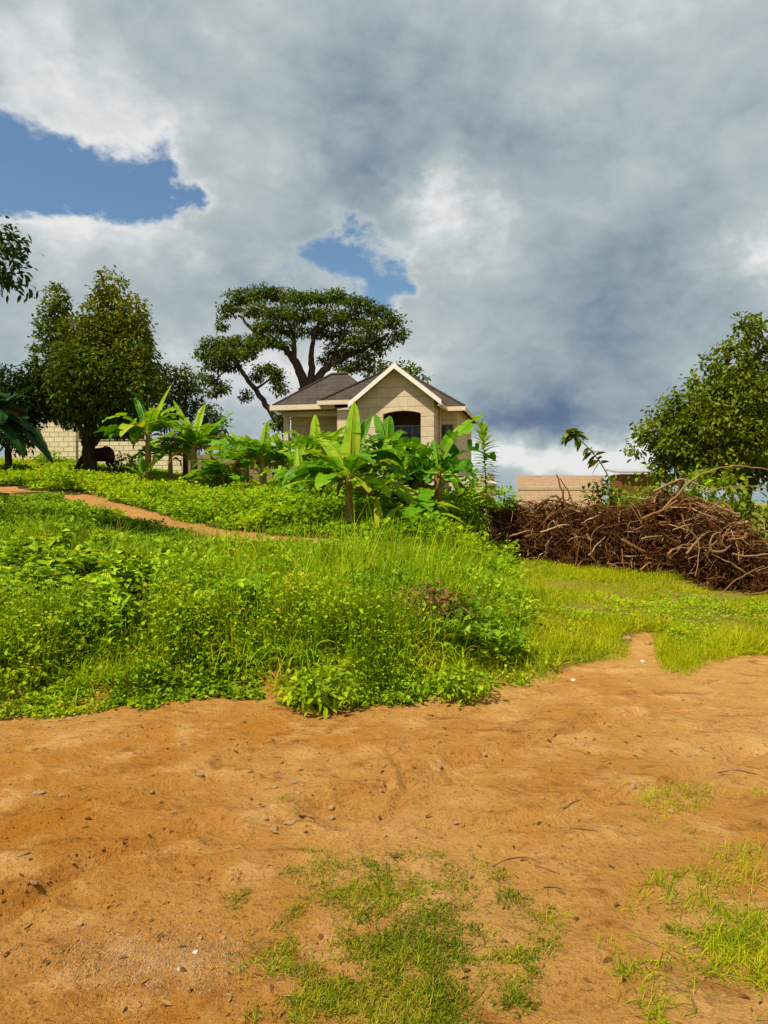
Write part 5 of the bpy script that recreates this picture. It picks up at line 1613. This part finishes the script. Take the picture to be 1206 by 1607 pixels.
def stone_mesh(seed, mat):
    bm = bmesh.new()
    bmesh.ops.create_icosphere(bm, subdivisions=2, radius=1.0)
    r = random.Random(seed)
    f = [Vector((r.uniform(-1, 1), r.uniform(-1, 1), r.uniform(-1, 1))).normalized() for _ in range(9)]
    c = [r.uniform(.55, .9) for _ in f]
    for v in bm.verts:
        for n_, d_ in zip(f, c):
            e_ = v.co.dot(n_)
            if e_ > d_: v.co -= n_ * (e_ - d_)
        v.co *= 1 + r.uniform(-.04, .04)
    me = bpy.data.meshes.new('stone'); bm.to_mesh(me); bm.free()
    me.materials.append(mat)
    return me


stones = [stone_mesh(i, M['stone']) for i in range(5)]; whites = [stone_mesh(20 + i, M['white_stone']) for i in range(3)]


def put_stone(px, py, size, white, label, group=None):
    g_ = G(px, py)
    o = link('stone', (whites if white else stones)[random.randrange(3)], (g_.x, g_.y, g_.z + size * .15))
    o.scale = (size * random.uniform(.8, 1.3), size * random.uniform(.7, 1.1), size * random.uniform(.45, .7)); o.rotation_euler = (random.uniform(-.2, .2), random.uniform(-.2, .2), random.uniform(0, 6.28))
    tag(o, label, 'stone', group)


for px, py, s, wh, lab in [
    (58, 1248, .030, 0, 'pale stone alone on the dirt near the left frame edge'), (305, 1500, .013, 1, 'white pebble in the gravelly patch at the bottom left'), (278, 1528, .012, 1, 'white pebble below the brightest one in the gravel'),
    (50, 1390, .018, 0, 'stone half sunk in the reddish rut at the left'), (430, 1305, .034, 0, 'flat pale stone in the stony streak'), (455, 1296, .030, 0, 'rounded stone at the upper end of the stony streak'),
    (520, 1272, .022, 0, 'stone under the shallow ledge right of the green tuft'), (598, 1244, .020, 0, 'stone at the right end of the shallow ledge'), (690, 1205, .026, 0, 'pale flat stone below the rounded overhanging plant'),
    (900, 1069, .030, 1, 'small white stone at the edge of the verge'), (118, 1482, .010, 0, 'tiny stone on the smooth dirt at the left'), (1010, 1040, .028, 1, 'white stone on the dirt right of the bare notch'), (985, 1003, .05, 0, 'brown stone lying in the bare notch'), (1020, 1012, .06, 0, 'long flat stone in the bare notch')]:
    put_stone(px, py, s, wh, lab)
for i in range(90):
    px = random.uniform(10, 1190); py = random.uniform(1150, 1590) if i % 3 else random.uniform(1140, 1260)
    if 430 < px < 840 and py > 1400: continue
    put_stone(px, py, random.uniform(.006, .016) * (1 if py > 1300 else 1.5), False, 'small brown pebble loose on the dirt road', 'loose pebbles on the dirt road')
# gravel
mb = MB()
n = 2600
px = rng.normal(250, 95, n); py = rng.normal(1508, 26, n)
Yv = EYE * F / (py - HY); Xv = (px - CX) / F * Yv
cg = lay(Xv, Yv)
for i in range(n):
    r = rng.uniform(.0015, .0055)
    V = np.array([(-1, -.8, -.2), (1, -.9, -.2), (.9, 1, -.2), (-.9, .8, -.2), (-.5, -.5, .7), (.6, -.4, .8), (.5, .6, .6), (-.6, .5, .75)]) * r * rng.uniform(.7, 1.2, (8, 3))
    a = rng.uniform(0, 6.28); c_, s_ = math.cos(a), math.sin(a)
    V = V @ np.array([[c_, s_, 0], [-s_, c_, 0], [0, 0, 1]])
    mb.add(V + cg[i], [(4, 5, 6, 7), (0, 1, 5, 4), (1, 2, 6, 5), (2, 3, 7, 6), (3, 0, 4, 7)], 0.5)
tag(mb.solo('gravel', M['stone'], (0, 0, 0)), 'fine gravel washed together on the near left of the dirt road', 'gravel', kind='stuff')
# crumbs of earth over the whole road
mb = MB()
n = 9000
px = rng.uniform(-60, 1270, n); py = 1035 + 580 * rng.random(n) ** 0.8
Yv = EYE * F / (py - HY); Xv = (px - CX) / F * Yv
m = (edge_d(Xv, Yv) < 0.1) & (patch(Xv, Yv, 1.6, 401) > 0.46)
Xv, Yv = keep(Xv, Yv, m)
cg = lay(Xv, Yv); sz = rng.gamma(2.0, 0.0022, len(Xv)) * (0.6 + 0.1 * Yv)
for i in range(len(Xv)):
    V = np.array([(-1, -.8, -.3), (1, -.9, -.3), (.9, 1, -.3), (-.9, .8, -.3), (-.5, -.5, .5), (.6, -.4, .6), (.5, .6, .45), (-.6, .5, .55)]) * sz[i] * rng.uniform(.6, 1.3, (8, 3))
    a = rng.uniform(0, 6.28); c_, s_ = math.cos(a), math.sin(a)
    V = V @ np.array([[c_, s_, 0], [-s_, c_, 0], [0, 0, 1]])
    mb.add(V + cg[i], [(4, 5, 6, 7), (0, 1, 5, 4), (1, 2, 6, 5), (2, 3, 7, 6), (3, 0, 4, 7)], 0.0)
tag(mb.solo('earth_crumbs', M['ground'], (0, 0, 0)), 'small crumbs of red earth loose on the road', 'earth', kind='stuff')
# dead leaves and straw blown onto the road
n = 900
px = rng.uniform(-40, 1250, n); py = np.where(rng.random(n) < .55, rng.uniform(1060, 1190, n), rng.uniform(1150, 1600, n))
Yv = EYE * F / (py - HY); Xv = (px - CX) / F * Yv
m = edge_d(Xv, Yv) < .15; Xv, Yv = keep(Xv, Yv, m); n = len(Xv)
mb = MB()
Ls = rng.uniform(.012, .045, n)
mb.strips(lay(Xv, Yv, .004), hdir(n, -4, 18), Ls, np.where(rng.random(n) < .5, Ls * .08, Ls * .4), 4, [.2, 1, .8, .1], rng.uniform(-.1, .2, n), .3, rng.normal(0, .4, n), rng.random(n))
tag(mb.solo('leaf_litter', M['banana_dry'], (0, 0, 0)), 'dead leaves and bits of straw strewn on the dirt road', 'litter', kind='stuff')
# fallen twigs
for lst, r, lab in [([(775, 1365), (800, 1352), (830, 1350), (850, 1358)], .004, 'thin curved twig on the dirt above the trodden patch'), ([(840, 1362), (858, 1368), (880, 1376)], .004, 'dark slanting twig right of the curved one'), ([(880, 1303), (910, 1304), (940, 1308)], .0035, 'thin straight straw lying across the pale dirt'),
                    ([(885, 1272), (900, 1264), (912, 1258)], .003, 'short slanting straw behind the straight one'), ([(855, 1398), (870, 1397), (882, 1399)], .005, 'short dark stick at the right end of the trodden patch'), ([(865, 1168), (872, 1156), (878, 1148)], .005, 'short stick in the middle of the bare road'),
                    ([(985, 1460), (1010, 1478), (1040, 1492)], .004, 'long flattened stalk lying between the lower right tufts'), ([(470, 1285), (485, 1286), (500, 1288)], .006, 'dark twig in the stony streak'), ([(960, 1265), (975, 1262), (990, 1266)], .004, 'little twig left of the wide low tuft'), ([(1130, 1215), (1160, 1212), (1190, 1218)], .005, 'dark twig near the right frame edge behind the tufts')]:
    ctrl = [G(a, b_) + Vector((0, 0, r)) for a, b_ in lst]
    mb = MB(); pts = curve_pts(ctrl, 10); mb.tube(pts, np.linspace(r, r * .6, 10), 5, .6)
    tag(mb.solo('fallen_twig', M['dead_wood'], tuple(pts[0]), True), lab, 'twig')
